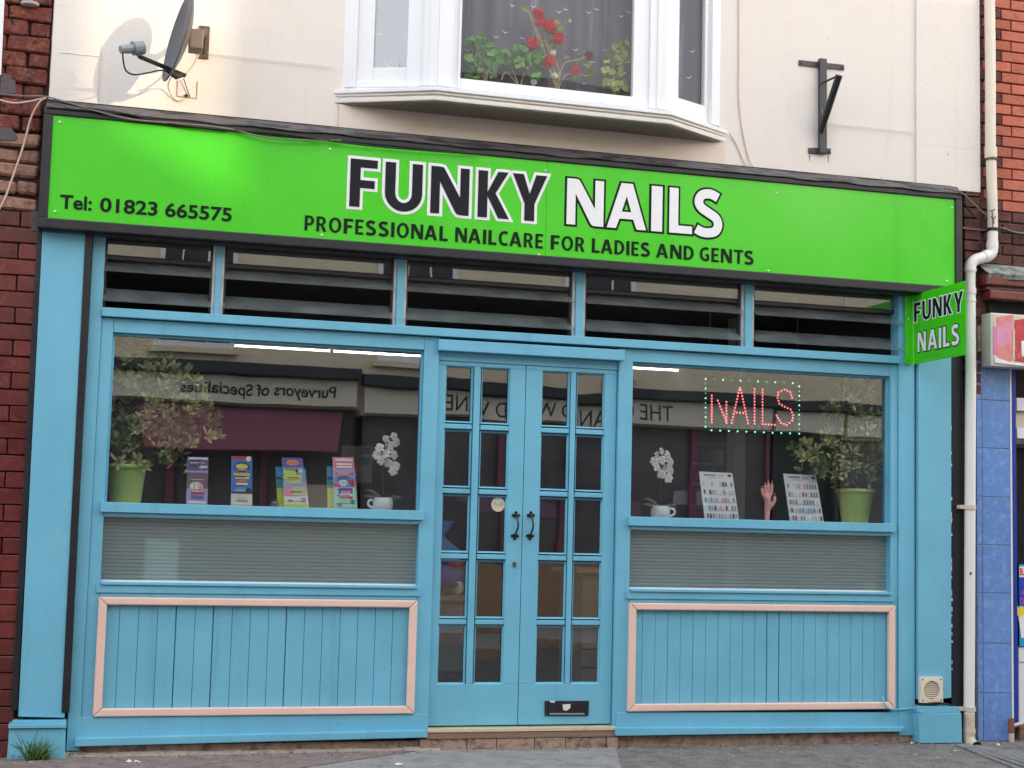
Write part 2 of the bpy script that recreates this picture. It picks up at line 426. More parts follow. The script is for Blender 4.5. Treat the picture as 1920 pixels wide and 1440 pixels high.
for nm, c in dict(p_blue=(70, 130, 210), p_navy=(50, 60, 120), p_sky=(110, 170, 225), p_red=(214, 60, 56), p_pink=(236, 150, 180), p_hotpink=(226, 70, 140), p_yellow=(246, 216, 70), p_lime=(206, 226, 70), p_teal=(40, 150, 160), p_cyan=(30, 160, 214), p_orange=(240, 130, 50), p_purple=(112, 96, 168), p_lilac=(176, 172, 216), p_plum=(126, 96, 116), p_black=(30, 30, 36), p_grey=(150, 152, 158), p_white=(240, 240, 240), p_mint=(180, 232, 214), p_cream=(240, 232, 206), p_beige=(214, 200, 182), p_brown=(120, 92, 80), p_royal=(30, 70, 190)).items():
    pm(nm, c, 0.4, 0.06, 30)
emit('tube_light', (244, 246, 255), 2.2)
emit('led_red', (255, 110, 112), 0.8)
emit('led_green', (140, 255, 205), 0.62)
glass('window_glass', 3.7, (0.965, 0.975, 0.97), 0.05, 1.6, film=0.003)
glass('door_glass', 3.6, (0.96, 0.97, 0.965), 0.05, 2.0, film=0.003)
glass('louvre_glass', 4.2, (0.9, 0.92, 0.92), 0.05, 2.5)
glass('bay_side_glass', 5.0, (0.985, 0.985, 0.99), 0.05, 2.0)
glass('bay_glass', 0.55, (0.985, 0.985, 0.99), 0.05, 2.0)
glass('opposite_glass', 3.0, (0.5, 0.5, 0.52))
def led_panel():
    m = bpy.data.materials.new('smoked_acrylic'); m.use_nodes = True
    nt = m.node_tree; nt.nodes.clear(); N = nt.nodes.new; L = nt.links.new
    out = N('ShaderNodeOutputMaterial'); tr = N('ShaderNodeBsdfTransparent'); df = N('ShaderNodeBsdfDiffuse')
    tr.inputs[0].default_value = (0.35, 0.37, 0.36, 1); df.inputs[0].default_value = (0.02, 0.025, 0.025, 1)
    mx = N('ShaderNodeMixShader'); mx.inputs[0].default_value = 0.35
    L(tr.outputs[0], mx.inputs[1]); L(df.outputs[0], mx.inputs[2]); L(mx.outputs[0], out.inputs[0]); M['smoked_acrylic'] = m
led_panel()
def obscured():
    """reeded glass: horizontal ribs about 20 mm apart, hazy, half see-through"""
    m = bpy.data.materials.new('reeded_glass'); m.use_nodes = True
    nt = m.node_tree; nt.nodes.clear(); N = nt.nodes.new; L = nt.links.new
    out = N('ShaderNodeOutputMaterial'); tr = N('ShaderNodeBsdfTransparent'); df = N('ShaderNodeBsdfDiffuse'); tl = N('ShaderNodeBsdfTranslucent'); gl = N('ShaderNodeBsdfGlossy')
    geo = N('ShaderNodeNewGeometry'); wv = N('ShaderNodeTexWave'); wv.wave_type = 'BANDS'; wv.bands_direction = 'Z'; wv.wave_profile = 'SIN'
    wv.inputs['Scale'].default_value = 15.3; wv.inputs['Distortion'].default_value = 0.25; wv.inputs['Detail Scale'].default_value = 0.6
    L(geo.outputs['Position'], wv.inputs['Vector'])
    rp = N('ShaderNodeMapRange'); rp.inputs[1].default_value = 0.0; rp.inputs[2].default_value = 0.35; rp.inputs[3].default_value = 0.45; rp.inputs[4].default_value = 1.0
    L(wv.outputs['Fac'], rp.inputs[0])
    mul = N('ShaderNodeVectorMath'); mul.operation = 'SCALE'; mul.inputs[0].default_value = (0.60, 0.70, 0.70); L(rp.outputs[0], mul.inputs['Scale'])
    L(mul.outputs[0], df.inputs[0]); tl.inputs[0].default_value = (0.55, 0.6, 0.58, 1); tr.inputs[0].default_value = (0.82, 0.95, 0.95, 1)
    bp = N('ShaderNodeBump'); bp.inputs['Strength'].default_value = 0.12; bp.inputs['Distance'].default_value = 0.004; L(wv.outputs['Fac'], bp.inputs['Height'])
    L(bp.outputs[0], gl.inputs['Normal']); gl.inputs['Roughness'].default_value = 0.22; gl.inputs[0].default_value = (0.72, 0.84, 0.84, 1)
    a = N('ShaderNodeMixShader'); a.inputs[0].default_value = 0.72; L(df.outputs[0], a.inputs[1]); L(tr.outputs[0], a.inputs[2])
    b = N('ShaderNodeMixShader'); b.inputs[0].default_value = 0.18; L(a.outputs[0], b.inputs[1]); L(tl.outputs[0], b.inputs[2])
    c = N('ShaderNodeMixShader'); c.inputs[0].default_value = 0.17; L(b.outputs[0], c.inputs[1]); L(gl.outputs[0], c.inputs[2])
    L(c.outputs[0], out.inputs[0]); M['reeded_glass'] = m
obscured()

glass('louvre_blade', 2.0, (0.9, 0.92, 0.92), 0.0, film=0.10)
glass('ball_glass', 4.0, (0.75, 0.78, 0.78))
pm('litter_grey', (170, 158, 148), 0.9, 0.15, 20, 0.6, 90, dirt=(110, 98, 90), dscale=14, dlo=0.5, dhi=0.65)
pm('rust_black', (44, 36, 36), 0.6, 0.3, 30, 0.3, 60)
pm('rust_red', (132, 84, 60), 0.8, 0.3, 30, 0.5, 60)
pm('lead_green', (140, 146, 138), 0.6, 0.3, 12, 0.6, 40, dirt=(70, 70, 66), dscale=16, dlo=0.48, dhi=0.62, damt=0.8)
pm('p_pinkish', (226, 140, 140), 0.3, 0.10, 14, blotch=((224, 150, 186), 9, 0.48, 0.60))
pm('p_hotpink_pale', (226, 130, 170), 0.3, 0.10, 30)
pm('p_redpale', (196, 70, 78), 0.3, 0.15, 14, blotch=((200, 140, 120), 20, 0.56, 0.66))
pm('p_lime_pale', (206, 214, 160), 0.5, 0.15, 30)
# ------------------------------------------------------------------ lettering
def curve_mesh(cu):
    ob = bpy.data.objects.new('tmp_curve', cu); COL.objects.link(ob)
    dg = bpy.context.evaluated_depsgraph_get()
    me = bpy.data.meshes.new_from_object(ob.evaluated_get(dg))
    bpy.data.objects.remove(ob); bpy.data.curves.remove(cu)
    return me
def text_verts(body, bold=0.0, bevel=0.0):
    cu = bpy.data.curves.new('tmp_text', 'FONT'); cu.body = body; cu.size = 1.0; cu.offset = bold; cu.extrude = 0.02
    if bevel > 0: cu.bevel_depth = bevel; cu.bevel_resolution = 1
    me = curve_mesh(cu)
    vs = [v.co.copy() for v in me.vertices]; fs = [tuple(p.vertices) for p in me.polygons]
    bpy.data.meshes.remove(me)
    return vs, fs
_cap = {}
def capbox(bold):
    if bold not in _cap:
        vs, _ = text_verts('H', bold)
        _cap[bold] = (min(v.y for v in vs), max(v.y for v in vs))
    return _cap[bold]
def put_text(name, body, mat_, parent, x0, x1, z0, z1, y, bold=0.0, face=-1, thick=0.0016):
    """text whose width runs x0..x1 and whose capitals stand z0..z1; face -1 looks to the street (-Y), +1 looks to +Y"""
    vs, fs = text_verts(body, bold)
    lo = min(v.x for v in vs); hi = max(v.x for v in vs); b0, b1 = capbox(bold)
    mb = MB(); out = []
    for v in vs:
        u = (v.x-lo)/(hi-lo); w = (v.y-b0)/(b1-b0)
        xx = x0+(x1-x0)*u
        out.append((xx, y + (thick if v.z < 0 else 0) * (1 if face < 0 else -1), z0+(z1-z0)*w))
    mb.add(out, fs)
    return mb.build(name, mat_, parent)
def stroke(pts, w, k=5):
    p = [Vector((a, b, 0)) for a, b in pts]; p = smoothpath(p, k); L_, R_ = [], []
    for i, q in enumerate(p):
        t = (p[min(i+1, len(p)-1)]-p[max(i-1, 0)]).normalized(); n = Vector((-t.y, t.x, 0))
        L_.append((q.x+n.x*w, q.y+n.y*w)); R_.append((q.x-n.x*w, q.y-n.y*w))
    return L_ + R_[::-1]
def arc(cx, cy, r, ry, a0, a1, n=12):
    return [(cx+r*cos(radians(a0+(a1-a0)*i/n)), cy+ry*sin(radians(a0+(a1-a0)*i/n))) for i in range(n+1)]
GL = {
 'F': [[(0,0),(.22,0),(.22,.40),(.53,.40),(.53,.565),(.22,.565),(.22,.83),(.58,.83),(.58,1),(0,1)]],
 'U': [[(0,1)] + arc(.38,.37,.38,.38,180,360) + [(.76,1),(.55,1)] + arc(.38,.37,.17,.20,360,180) + [(.21,1)]],
 'N': [[(0,0),(.18,0),(.18,.68),(.49,.07),(.53,.015),(.59,0),(.77,0),(.77,1),(.59,1),(.59,.37),(.29,.92),(.25,.985),(.19,1),(0,1)]],
 'K': [[(0,0),(.21,0),(.21,.46),(.46,0),(.70,0),(.39,.53),(.67,1),(.44,1),(.21,.55),(.21,1),(0,1)]],
 'Y': [[(.26,0),(.47,0),(.47,.37),(.73,1),(.50,1),(.365,.58),(.23,1),(0,1),(.26,.37)]],
 'A': [[(0,0),(.19,0),(.26,.215),(.55,.215),(.62,0),(.82,0),(.53,1),(.29,1)], [(.305,.37),(.505,.37),(.405,.72)]],
 'P': [[(0,0),(.18,0),(.18,.36),(.30,.36)] + arc(.30,.68,.28,.32,-90,90) + [(0,1)], [(.18,.50),(.28,.50)] + arc(.28,.68,.12,.18,-90,90) + [(.18,.86)]],
 'R': [[(0,0),(.18,0),(.18,.40),(.24,.40),(.30,.36),(.43,0),(.63,0),(.49,.34),(.42,.43)] + arc(.31,.71,.27,.29,-60,90) + [(0,1)], [(.18,.54),(.28,.54)] + arc(.28,.70,.12,.16,-90,90) + [(.18,.86)]],
 'O': [arc(.39,.5,.39,.515,0,345,23), arc(.39,.5,.205,.365,0,345,23)],
 'E': [[(0,0),(.51,0),(.51,.15),(.18,.15),(.18,.43),(.46,.43),(.46,.575),(.18,.575),(.18,.85),(.51,.85),(.51,1),(0,1)]],
 'C': [stroke([(.57,.865),(.47,.91),(.37,.92),(.19,.84),(.10,.66),(.09,.5),(.10,.34),(.19,.16),(.37,.08),(.47,.09),(.58,.135)], .088)],
 'D': [[(0,0),(.26,0)] + arc(.26,.5,.43,.5,-90,90) + [(0,1)], [(.18,.15),(.25,.15)] + arc(.25,.5,.25,.35,-90,90) + [(.18,.85)]],
 'G': [stroke([(.58,.86),(.48,.91),(.38,.92),(.19,.84),(.10,.66),(.09,.5),(.10,.34),(.20,.16),(.38,.085),(.50,.10),(.565,.18),(.565,.30),(.55,.42),(.40,.45)], .086)],
 'T': [[(.23,0),(.41,0),(.41,.85),(.64,.85),(.64,1),(0,1),(0,.85),(.23,.85)]],
 'I': [[(0,0),(.21,0),(.21,1),(0,1)]],
 'L': [[(0,0),(.54,0),(.54,.17),(.21,.17),(.21,1),(0,1)]],
 'S': [stroke([(.55,.845),(.43,.90),(.31,.915),(.17,.87),(.105,.74),(.16,.615),(.33,.51),(.50,.41),(.56,.27),(.50,.13),(.34,.08),(.18,.09),(.05,.15)], .098)],
}
def glyph(name, ch, mat_, parent, fn, bevel=0.0, bodyh=0.2):
    """one cut-out capital; fn maps (u, v, d) of the unit glyph to the place; bevel grows a rounded rim"""
    cu = bpy.data.curves.new('tmp_glyph', 'CURVE'); cu.dimensions = '2D'; cu.fill_mode = 'BOTH'; cu.extrude = 0.01
    if bevel > 0: cu.bevel_depth = bevel; cu.bevel_resolution = 2
    pts = GL[ch]; w = max(p[0] for p in pts[0])
    for poly in pts:
        sp = cu.splines.new('POLY'); sp.points.add(len(poly)-1)
        for i, p in enumerate(poly): sp.points[i].co = (p[0], p[1], 0, 1)
        sp.use_cyclic_u = True
    me = curve_mesh(cu)
    zm = max(abs(v.co.z) for v in me.vertices)
    mb = MB(); mb.add([fn(v.co.x/w, v.co.y, v.co.z/zm) for v in me.vertices], [tuple(p.vertices) for p in me.polygons])
    bpy.data.meshes.remove(me)
    return mb.build(name, mat_, parent)

# ================================================================== THE SETTING
# ------------------------------------------------------------------ ground
struct(MB().box(-40, 45, -60, 30, -0.30, -0.125).build('ground', 'asphalt'))
struct(boxo('pavement', 'pavement_dark', None, -14, 22, -1.9, 0.05, -0.124, 0.0, 0))
struct(boxo('kerb', 'plinth_stone', None, -14, 22, -2.05, -1.903, -0.124, 0.004, 0.01))
struct(boxo('road', 'asphalt', None, -30, 38, -7.5, -2.06, -0.124, -0.115, 0))
struct(boxo('kerb_opposite', 'plinth_stone', None, -14, 26, -7.65, -7.505, -0.124, 0.004, 0.01))
struct(boxo('pavement_opposite', 'pavement_grey', None, -14, 26, -9.98, -7.653, -0.124, 0.0, 0))
def ground_patch(name, mat_, pts, z):
    w = [U(px, py, 0) for px, py in pts]
    poly = []
    for px, py in pts:
        d = RC @ Vector(((px-960)/FOC, 1.0, -(py-720)/FOC)); p = CAM + d*((0-CAM.z)/d.z); poly.append((p.x, p.y))
    return poly
def g(px, py, z=0.0):
    d = RC @ Vector(((px-960)/FOC, 1.0, -(py-720)/FOC)); return CAM + d*((z-CAM.z)/d.z)
ga = g(595, 1440); gb = g(1165, 1440)
struct(MB().plan([(2.37, -0.03), (3.52, -0.03), (gb.x, gb.y), (gb.x, -1.88), (ga.x-0.05, -1.88), (ga.x-0.05, ga.y)], -0.05, 0.004).build('pavement_patch', 'pavement_grey'))
struct(MB().plan([(-0.3, -0.115), (1.9, -0.03), (2.33, -0.03), (ga.x-0.08, ga.y), (ga.x-0.1, -1.88), (-1.5, -1.88), (-1.5, -0.3)], -0.05, 0.0045).build('pavement_patch', 'pavement_red'))
# ribbed drain cover in the pavement
dr = thing('drain_channel', 'ribbed grey drain channel running across the pavement below the white downpipe', 'drain', (5.6, -0.45, 0.0))
for k in range(6):
    a = g(1795+k*11, 1399+k*1.0); b = g(1900+k*27, 1440+k*0.5)
    a = Vector((a.x, a.y, 0.006)); b = Vector((b.x, b.y, 0.006)); b = a + (b-a)*1.8
    MB().tube([a, b], 0.011, 6).build('rib', 'pavement_grey', dr)
gum = MB()
for k in range(26):
    x, y, r_ = random.uniform(0.0, 5.6), random.uniform(-0.75, -0.12), random.uniform(0.008, 0.017)
    gum.plan([(x+r_*cos(2*pi*j/9)*random.uniform(0.8, 1.2), y+r_*sin(2*pi*j/9)*random.uniform(0.8, 1.2)) for j in range(9)], 0.0005, 0.0062)
stuff(tag(gum.build('gum_spots', 'litter_grey'), 'flattened pale gum spots scattered over the pavement', 'gum'))
# scraps at the foot of the shopfront
for i, (px, py, s, lab) in enumerate([(243, 1431, 0.018, 'curled white paint flake lying by the stone base beside the left pilaster'), (257, 1432, 0.014, 'small pale chip of paint lying beneath the left window panel'),
        (746, 1437, 0.022, 'torn white scrap on the pavement edge left of the doorstep'), (1712, 1397, 0.016, 'white peeled paint chip left of the right pilaster base'),
        (1793, 1412, 0.018, 'pale grey scrap beside the downpipe shoe'), (1872, 1400, 0.014, 'pale straw scrap in front of the blue tiled pier')]):
    p = g(px, py); mb = MB(); n = 7
    vs = [(p.x+s*(0.6+0.7*random.random())*cos(2*pi*k/n), p.y+0.7*s*(0.6+0.7*random.random())*sin(2*pi*k/n), 0.005+0.012*random.random()) for k in range(n)]
    mb.add(vs + [(v[0], v[1], v[2]+0.003) for v in vs], [tuple(range(n-1, -1, -1)), tuple(range(n, 2*n))] + [(k, (k+1) % n, (k+1) % n+n, k+n) for k in range(n)])
    tag(mb.build('paint_scrap', 'litter_white'), lab, 'litter', 'scraps on the pavement')

# ================================================================== THE SHOP BUILDING
shop = thing('shop_building', 'cream rendered building with a sky blue timber shopfront and a white bay window above', 'building', (2.95, 0.1, 0.0))
BL = 'blue_paint'
gL, gR, g2L, g2R = 0.559, 2.310, 3.601, 5.340
gT, gB, lgT, lgB, pT, pB = 2.287, 1.357, 1.278, 0.928, 0.845, 0.207
dL, dR, dB = 2.400, 3.511, 0.120
# --- shell behind (room walls, floor, ceiling are the shop's inside)
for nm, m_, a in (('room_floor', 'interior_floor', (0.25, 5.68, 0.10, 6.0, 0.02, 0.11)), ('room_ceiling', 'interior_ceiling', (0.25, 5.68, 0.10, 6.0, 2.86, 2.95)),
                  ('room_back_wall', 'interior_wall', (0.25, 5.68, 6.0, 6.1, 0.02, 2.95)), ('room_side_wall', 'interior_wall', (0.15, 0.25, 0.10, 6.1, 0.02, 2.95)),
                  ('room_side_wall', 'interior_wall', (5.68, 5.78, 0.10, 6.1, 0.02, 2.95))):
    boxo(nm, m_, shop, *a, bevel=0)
# --- upper wall (left, right and below the bay)
wl, wr = ux(96, 90), ux(1836, 180)
wbL, wbR = uz(100, 183), uz(1835, 350)
boxo('upper_wall', 'cream_render', shop, wl, 1.80, 0.0, 0.25, 3.535, 6.2, 0.004)
boxo('upper_wall', 'cream_render', shop, 4.14, wr, 0.0, 0.25, 3.535, 6.2, 0.004)
boxo('upper_wall', 'cream_render', shop, 1.80, 4.14, 0.0, 0.25, 3.40, 3.74, 0)
boxo('upper_wall', 'cream_render', shop, 1.80, 4.14, 0.0, 0.25, 5.35, 6.2, 0)
boxo('roof', 'roof_slate', shop, wl-0.05, wr+0.05, -0.25, 6.2, 6.2, 6.45, 0.01)
boxo('rear_wall', 'dark_brick', shop, wl, wr, 6.2, 6.4, 0, 6.2, 0)
boxo('party_wall', 'dark_brick', shop, wl, wl+0.14, 0.25, 6.2, 2.95, 6.2, 0)
boxo('party_wall', 'dark_brick', shop, wr-0.14, wr, 0.25, 6.2, 0.0, 6.2, 0)
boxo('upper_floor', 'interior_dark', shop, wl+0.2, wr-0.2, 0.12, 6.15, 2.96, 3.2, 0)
# proud bands of the render: corner strips and the apron below the bay
boxo('corner_strip', 'cream_render', shop, ux(1716, 180), wr-0.004, -0.016, -0.001, 3.531, 6.2, 0.003)
boxo('corner_strip', 'cream_render', shop, wl+0.004, ux(186, 130), -0.014, -0.001, 3.533, 6.2, 0.003)
pxo('bay_apron', 'peach_render', shop, [(636, 195), (1360, 262), (1357, 318), (634, 250)], -0.013, -0.001, 0.003)
# scored joints of the render, fine raised lines
for (a, b) in (((112, 100), (186, 107)), ((388, 102), (626, 126)), ((1552, 237), (1712, 244)), ((1716, 272), (1834, 279))):
    p, q = U(*a), U(*b)
    MB().box(p.x, q.x, -0.017, -0.013, (p.z+q.z)/2-0.0015, (p.z+q.z)/2+0.0015).build('render_joint', 'cream_render', shop)

# --- pilasters
BV = 'blue_paint_vertical'
pl = pxo('pilaster', BV, shop, [(80, 430), (161, 436), (121, 1346), (34, 1344)], -0.05, 0.06, 0.004)
pxo('edge_strip', 'black_paint', shop, [(70, 426), (80.5, 428), (32.5, 1332), (20, 1332)], -0.035, 0.06, 0.002)
pxo('edge_strip', 'black_paint', shop, [(160.5, 432), (174, 434), (130, 1337), (115, 1336)], -0.056, 0.05, 0.002)
pb = pxo('pilaster_base', BL, shop, [(17, 1367), (123, 1366), (121, 1436), (12, 1436)], -0.085, 0.06, 0.003)
pxo('base_moulding', BL, pb, [(16, 1358), (124.5, 1357), (124.5, 1365), (15, 1366)], -0.10, 0.05, 0.003)
pxo('base_moulding', BL, pb, [(24, 1352), (124.5, 1351), (124.5, 1356.4), (20, 1357)], -0.085, 0.05, 0.002)
pr_ = pxo('pilaster', BV, shop, [(1722.5, 560), (1784, 560), (1784, 1308), (1760, 1312), (1722, 1312)], -0.04, 0.06, 0.004)
pxo('edge_strip', 'dark_gap', shop, [(1714.5, 560), (1722, 560), (1721.5, 1375), (1714.5, 1375)], -0.002, 0.05, 0)
pxo('edge_strip', 'black_paint', shop, [(1784.5, 540), (1806, 540), (1806, 1385), (1784.5, 1385)], -0.012, 0.06, 0.002)
pb = pxo('pilaster_base', BL, shop, [(1722, 1338), (1803, 1337), (1804, 1393), (1725, 1394)], -0.085, 0.05, 0.003)
pxo('base_moulding', BL, pb, [(1719, 1324), (1797, 1325), (1801.5, 1336.5), (1721, 1337.2)], -0.075, 0.05, 0.003)
# peeling rim along the right pilaster
zz = 0.45
while zz < 2.1:
    h = 0.006+0.03*random.random()
    if random.random() < 0.40:
        x = ux(1784, 1000, -0.04)
        boxo('paint_flake', 'litter_white', pr_, x-0.001, x+0.001+0.004*random.random()**2, -0.0425, -0.036, zz, zz+h, 0)
    zz += h+0.05*random.random()

# --- timber frame
F = lambda nm, x0, x1, z0, z1, yf, yb=0.09, bv=0.003, m_=BL: boxo(nm, m_, shop, x0, x1, yf, yb, z0, z1, bv)
xo = 0.4275; xr_in = 5.392; xr_out = ux(1713, 900)
F('stile', xo, 0.494, 0.03, 2.92, -0.014)
F('stile', 0.495, gL, 0.13, 2.366, 0.0)
F('stile', xr_in, xr_out, 0.045, 2.92, -0.014)
F('stile', g2R, xr_in-0.001, 0.13, 2.366, 0.0)
F('stile', gR, dL-0.0015, 0.10, 2.366, 0.002)
F('stile', dR+0.0015, g2L, 0.10, 2.366, 0.002)
F('transom_sill', 0.4945, xr_in-0.0005, 2.371, 2.419, -0.032, 0.07)
F('head_rail', gL+0.0005, gR-0.0005, 2.289, 2.366, 0.004)
F('head_rail', g2L+0.0005, g2R-0.0005, 2.289, 2.366, 0.004)
F('door_head', 2.385, 3.530, 2.288, 2.352, -0.04, 0.05)
F('door_frame', dL, dR, 2.235, 2.287, 0.022)
for (x0, x1) in ((gL, gR), (g2L, g2R)):
    F('sill_rail', x0-0.02, x1+0.02, 1.302, 1.356, -0.028)
    F('sill_bead', x0+0.001, x1-0.001, 1.280, 1.3015, -0.006)
    F('lower_rail', x0-0.02, x1+0.02, 0.868, 0.910, -0.014)
    F('sill_bead', x0+0.001, x1-0.001, 0.911, 0.926, -0.026)
    F('lower_rail', x0+0.001, x1-0.001, 0.846, 0.867, -0.004)
    F('glazing_bead', x0+0.0005, x0+0.012, 1.3565, gT, 0.035, 0.052, 0.001)
    F('glazing_bead', x1-0.012, x1-0.0005, 1.3565, gT, 0.035, 0.052, 0.001)
    F('glazing_bead', x0+0.013, x1-0.013, gT-0.012, gT+0.001, 0.035, 0.052, 0.001)
    F('window_board', x0+0.02, x1-0.02, 1.315, 1.345, 0.0905, 0.62, 0.003, 'white_paint')
# bottom boards and nosings, sagging a little at the left
pxo('bottom_board', BL, shop, [(149, 1345), (803, 1339), (803, 1369), (143, 1384)], -0.008, 0.08, 0.003)
pxo('nosing', BL, shop, [(141, 1385), (802, 1369.5), (802, 1383), (139, 1400)], -0.045, 0.06, 0.004)
pxo('bottom_board', BL, shop, [(1157, 1336), (1696, 1336), (1697, 1363), (1155, 1364)], -0.008, 0.08, 0.003)
pxo('nosing', BL, shop, [(1153, 1365), (1697, 1363.5), (1692, 1372), (1155, 1380)], -0.045, 0.06, 0.004)
# --- boarded panels with pink mouldings
def panel(x0, x1, w, lab):
    p = boxo('panel', BL, shop, x0+0.02, x1-0.02, 0.032, 0.08, pB+0.02, pT-0.02, 0)
    p['label'] = lab
    xi0, xi1, zi0, zi1 = x0+0.046, x1-0.046, pB+0.044, pT-0.042
    x = xi0-0.03
    k = 0
    while x < xi1+0.02:
        gap = 0.0022 + (0.004 if random.random() < 0.12 else 0)
        xa, xb = max(x, xi0-0.012), min(x+w-gap, xi1+0.012)
        if xb-xa > 0.01:
            boxo('plank', BL, p, xa, xb, 0.012+0.0025*random.random(), 0.031, zi0-0.03, zi1+0.03, 0.0022)
        x += w; k += 1
    fy = -0.022
    for nm, pts in (('moulding', [(x0, pT), (x1, pT), (xi1, zi1), (xi0, zi1)]), ('moulding', [(x0, pB), (xi0, zi0), (xi1, zi0), (x1, pB)]),
                    ('moulding', [(x0, pB), (x0, pT), (xi0, zi1), (xi0, zi0)]), ('moulding', [(x1, pB), (xi1, zi0), (xi1, zi1), (x1, pT)])):
        cx = sum(q[0] for q in pts)/4; cz = sum(q[1] for q in pts)/4
        pts = [(cx+(q[0]-cx)*0.9992, cz+(q[1]-cz)*0.9992) for q in pts]
        MB().prism(pts, fy, 0.0105).build(nm, 'pink_paint', p, 0.009, seg=3)
panel(0.554, 2.312, 0.1005, 'blue boarded panel of wide planks framed in pink moulding, left of the doors')
panel(3.597, 5.366, 0.0812, 'blue boarded panel of narrow planks framed in pink moulding, right of the doors')

# --- glazing of the two shop windows
def window(x0, x1, lab):
    w = boxo('shop_window', 'white_paint', shop, x0-0.004, x1+0.004, 0.0795, 0.0895, gT-0.002, gT+0.03, 0.001)
    w['label'] = lab
    MB().box(x0-0.006, x1+0.006, 0.054, 0.058, gB-0.02, gT+0.01).build('pane', 'window_glass', w)
    o = MB().box(x0-0.006, x1+0.006, 0.054, 0.059, lgB-0.01, lgT+0.01).build('reeded_pane', 'reeded_glass', w)
    o['label'] = 'lower pane of horizontally ribbed obscured glass'
    for (za, zb) in ((lgB-0.012, lgB+0.006), (lgT-0.002, lgT+0.02)):
        boxo('putty_bead', 'white_paint', w, x0+0.001, x1-0.001, 0.040, 0.0535, za, zb, 0.002)
window(gL, gR, 'large pane over a strip of reeded glass, left of the doors')
window(g2L, g2R, 'large pane over a strip of reeded glass, right of the doors')

# --- louvre windows in the transom
LT = 2.83
LV = [(196, 397, 447), (420, 737, 463), (762, 1072, 488), (1097, 1389, 512), (1413, 1684, 535)]
for k, (a, b, yt) in enumerate(LV):
    Y = 0.02
    x0, x1 = ux(a, yt+70, Y), ux(b, yt+75, Y)
    if k == 4: x1 = ux(b, yt+120, Y)
    lv = boxo('louvre_window', 'black_metal', shop, x0-0.008, x1+0.008, 0.066, 0.085, 2.4195, 2.433, 0.001)
    lv['label'] = ['narrow leftmost louvred window under the sign', 'second louvred window from the left', 'middle louvred window above the doors', 'fourth louvred window from the left', 'rightmost louvred window beside the hanging sign'][k]
    if k < 4:
        xa = x1+0.018; xb = ux(LV[k+1][0], LV[k+1][2]+75, Y)-0.018
        boxo('mullion', BL, shop, xa, xb, -0.006, 0.08, 2.4195, 2.92, 0.003)
    elif True:
        pass
    for xc in (x0-0.010, x1+0.010):
        boxo('side_channel', 'aluminium', lv, xc-0.0075, xc+0.0075, 0.012, 0.062, 2.4205, 2.9, 0.001)
    for xc in (x0+0.004, x1-0.004):
        boxo('blade_holder', 'black_metal', lv, xc-0.006, xc+0.006, 0.030, 0.065, 2.434, 2.9, 0.001)
    # top blade nearly closed, two lower blades open
    yb = 0.045
    MB().hexa([(x0, yb-0.008, 2.724), (x1, yb-0.008, 2.724), (x1, yb-0.008, 2.90), (x0, yb-0.008, 2.90)], [(x0, yb-0.003, 2.724), (x1, yb-0.003, 2.724), (x1, yb-0.003, 2.90), (x0, yb-0.003, 2.90)]).build('blade', 'louvre_glass', lv)
    boxo('blade_rail', 'black_metal', lv, x0+0.011, x1-0.011, 0.047, 0.064, 2.700, 2.7215, 0.001)
    for zc in (2.668, 2.502):
        t = radians(31); Lb = 0.165
        dy, dz = Lb*cos(t)/2, Lb*sin(t)/2
        th = 0.003
        a0 = Vector((x0-0.004, yb-0.01-dy, zc-dz)); a1 = Vector((x1+0.004, yb-0.01-dy, zc-dz)); a2 = Vector((x1+0.004, yb-0.01+dy, zc+dz)); a3 = Vector((x0-0.004, yb-0.01+dy, zc+dz))
        nrm = Vector((0, -sin(t), cos(t)))*th
        MB().hexa([a0, a1, a2, a3], [a0-nrm*2, a1-nrm*2, a2-nrm*2, a3-nrm*2]).build('blade', 'louvre_blade', lv)

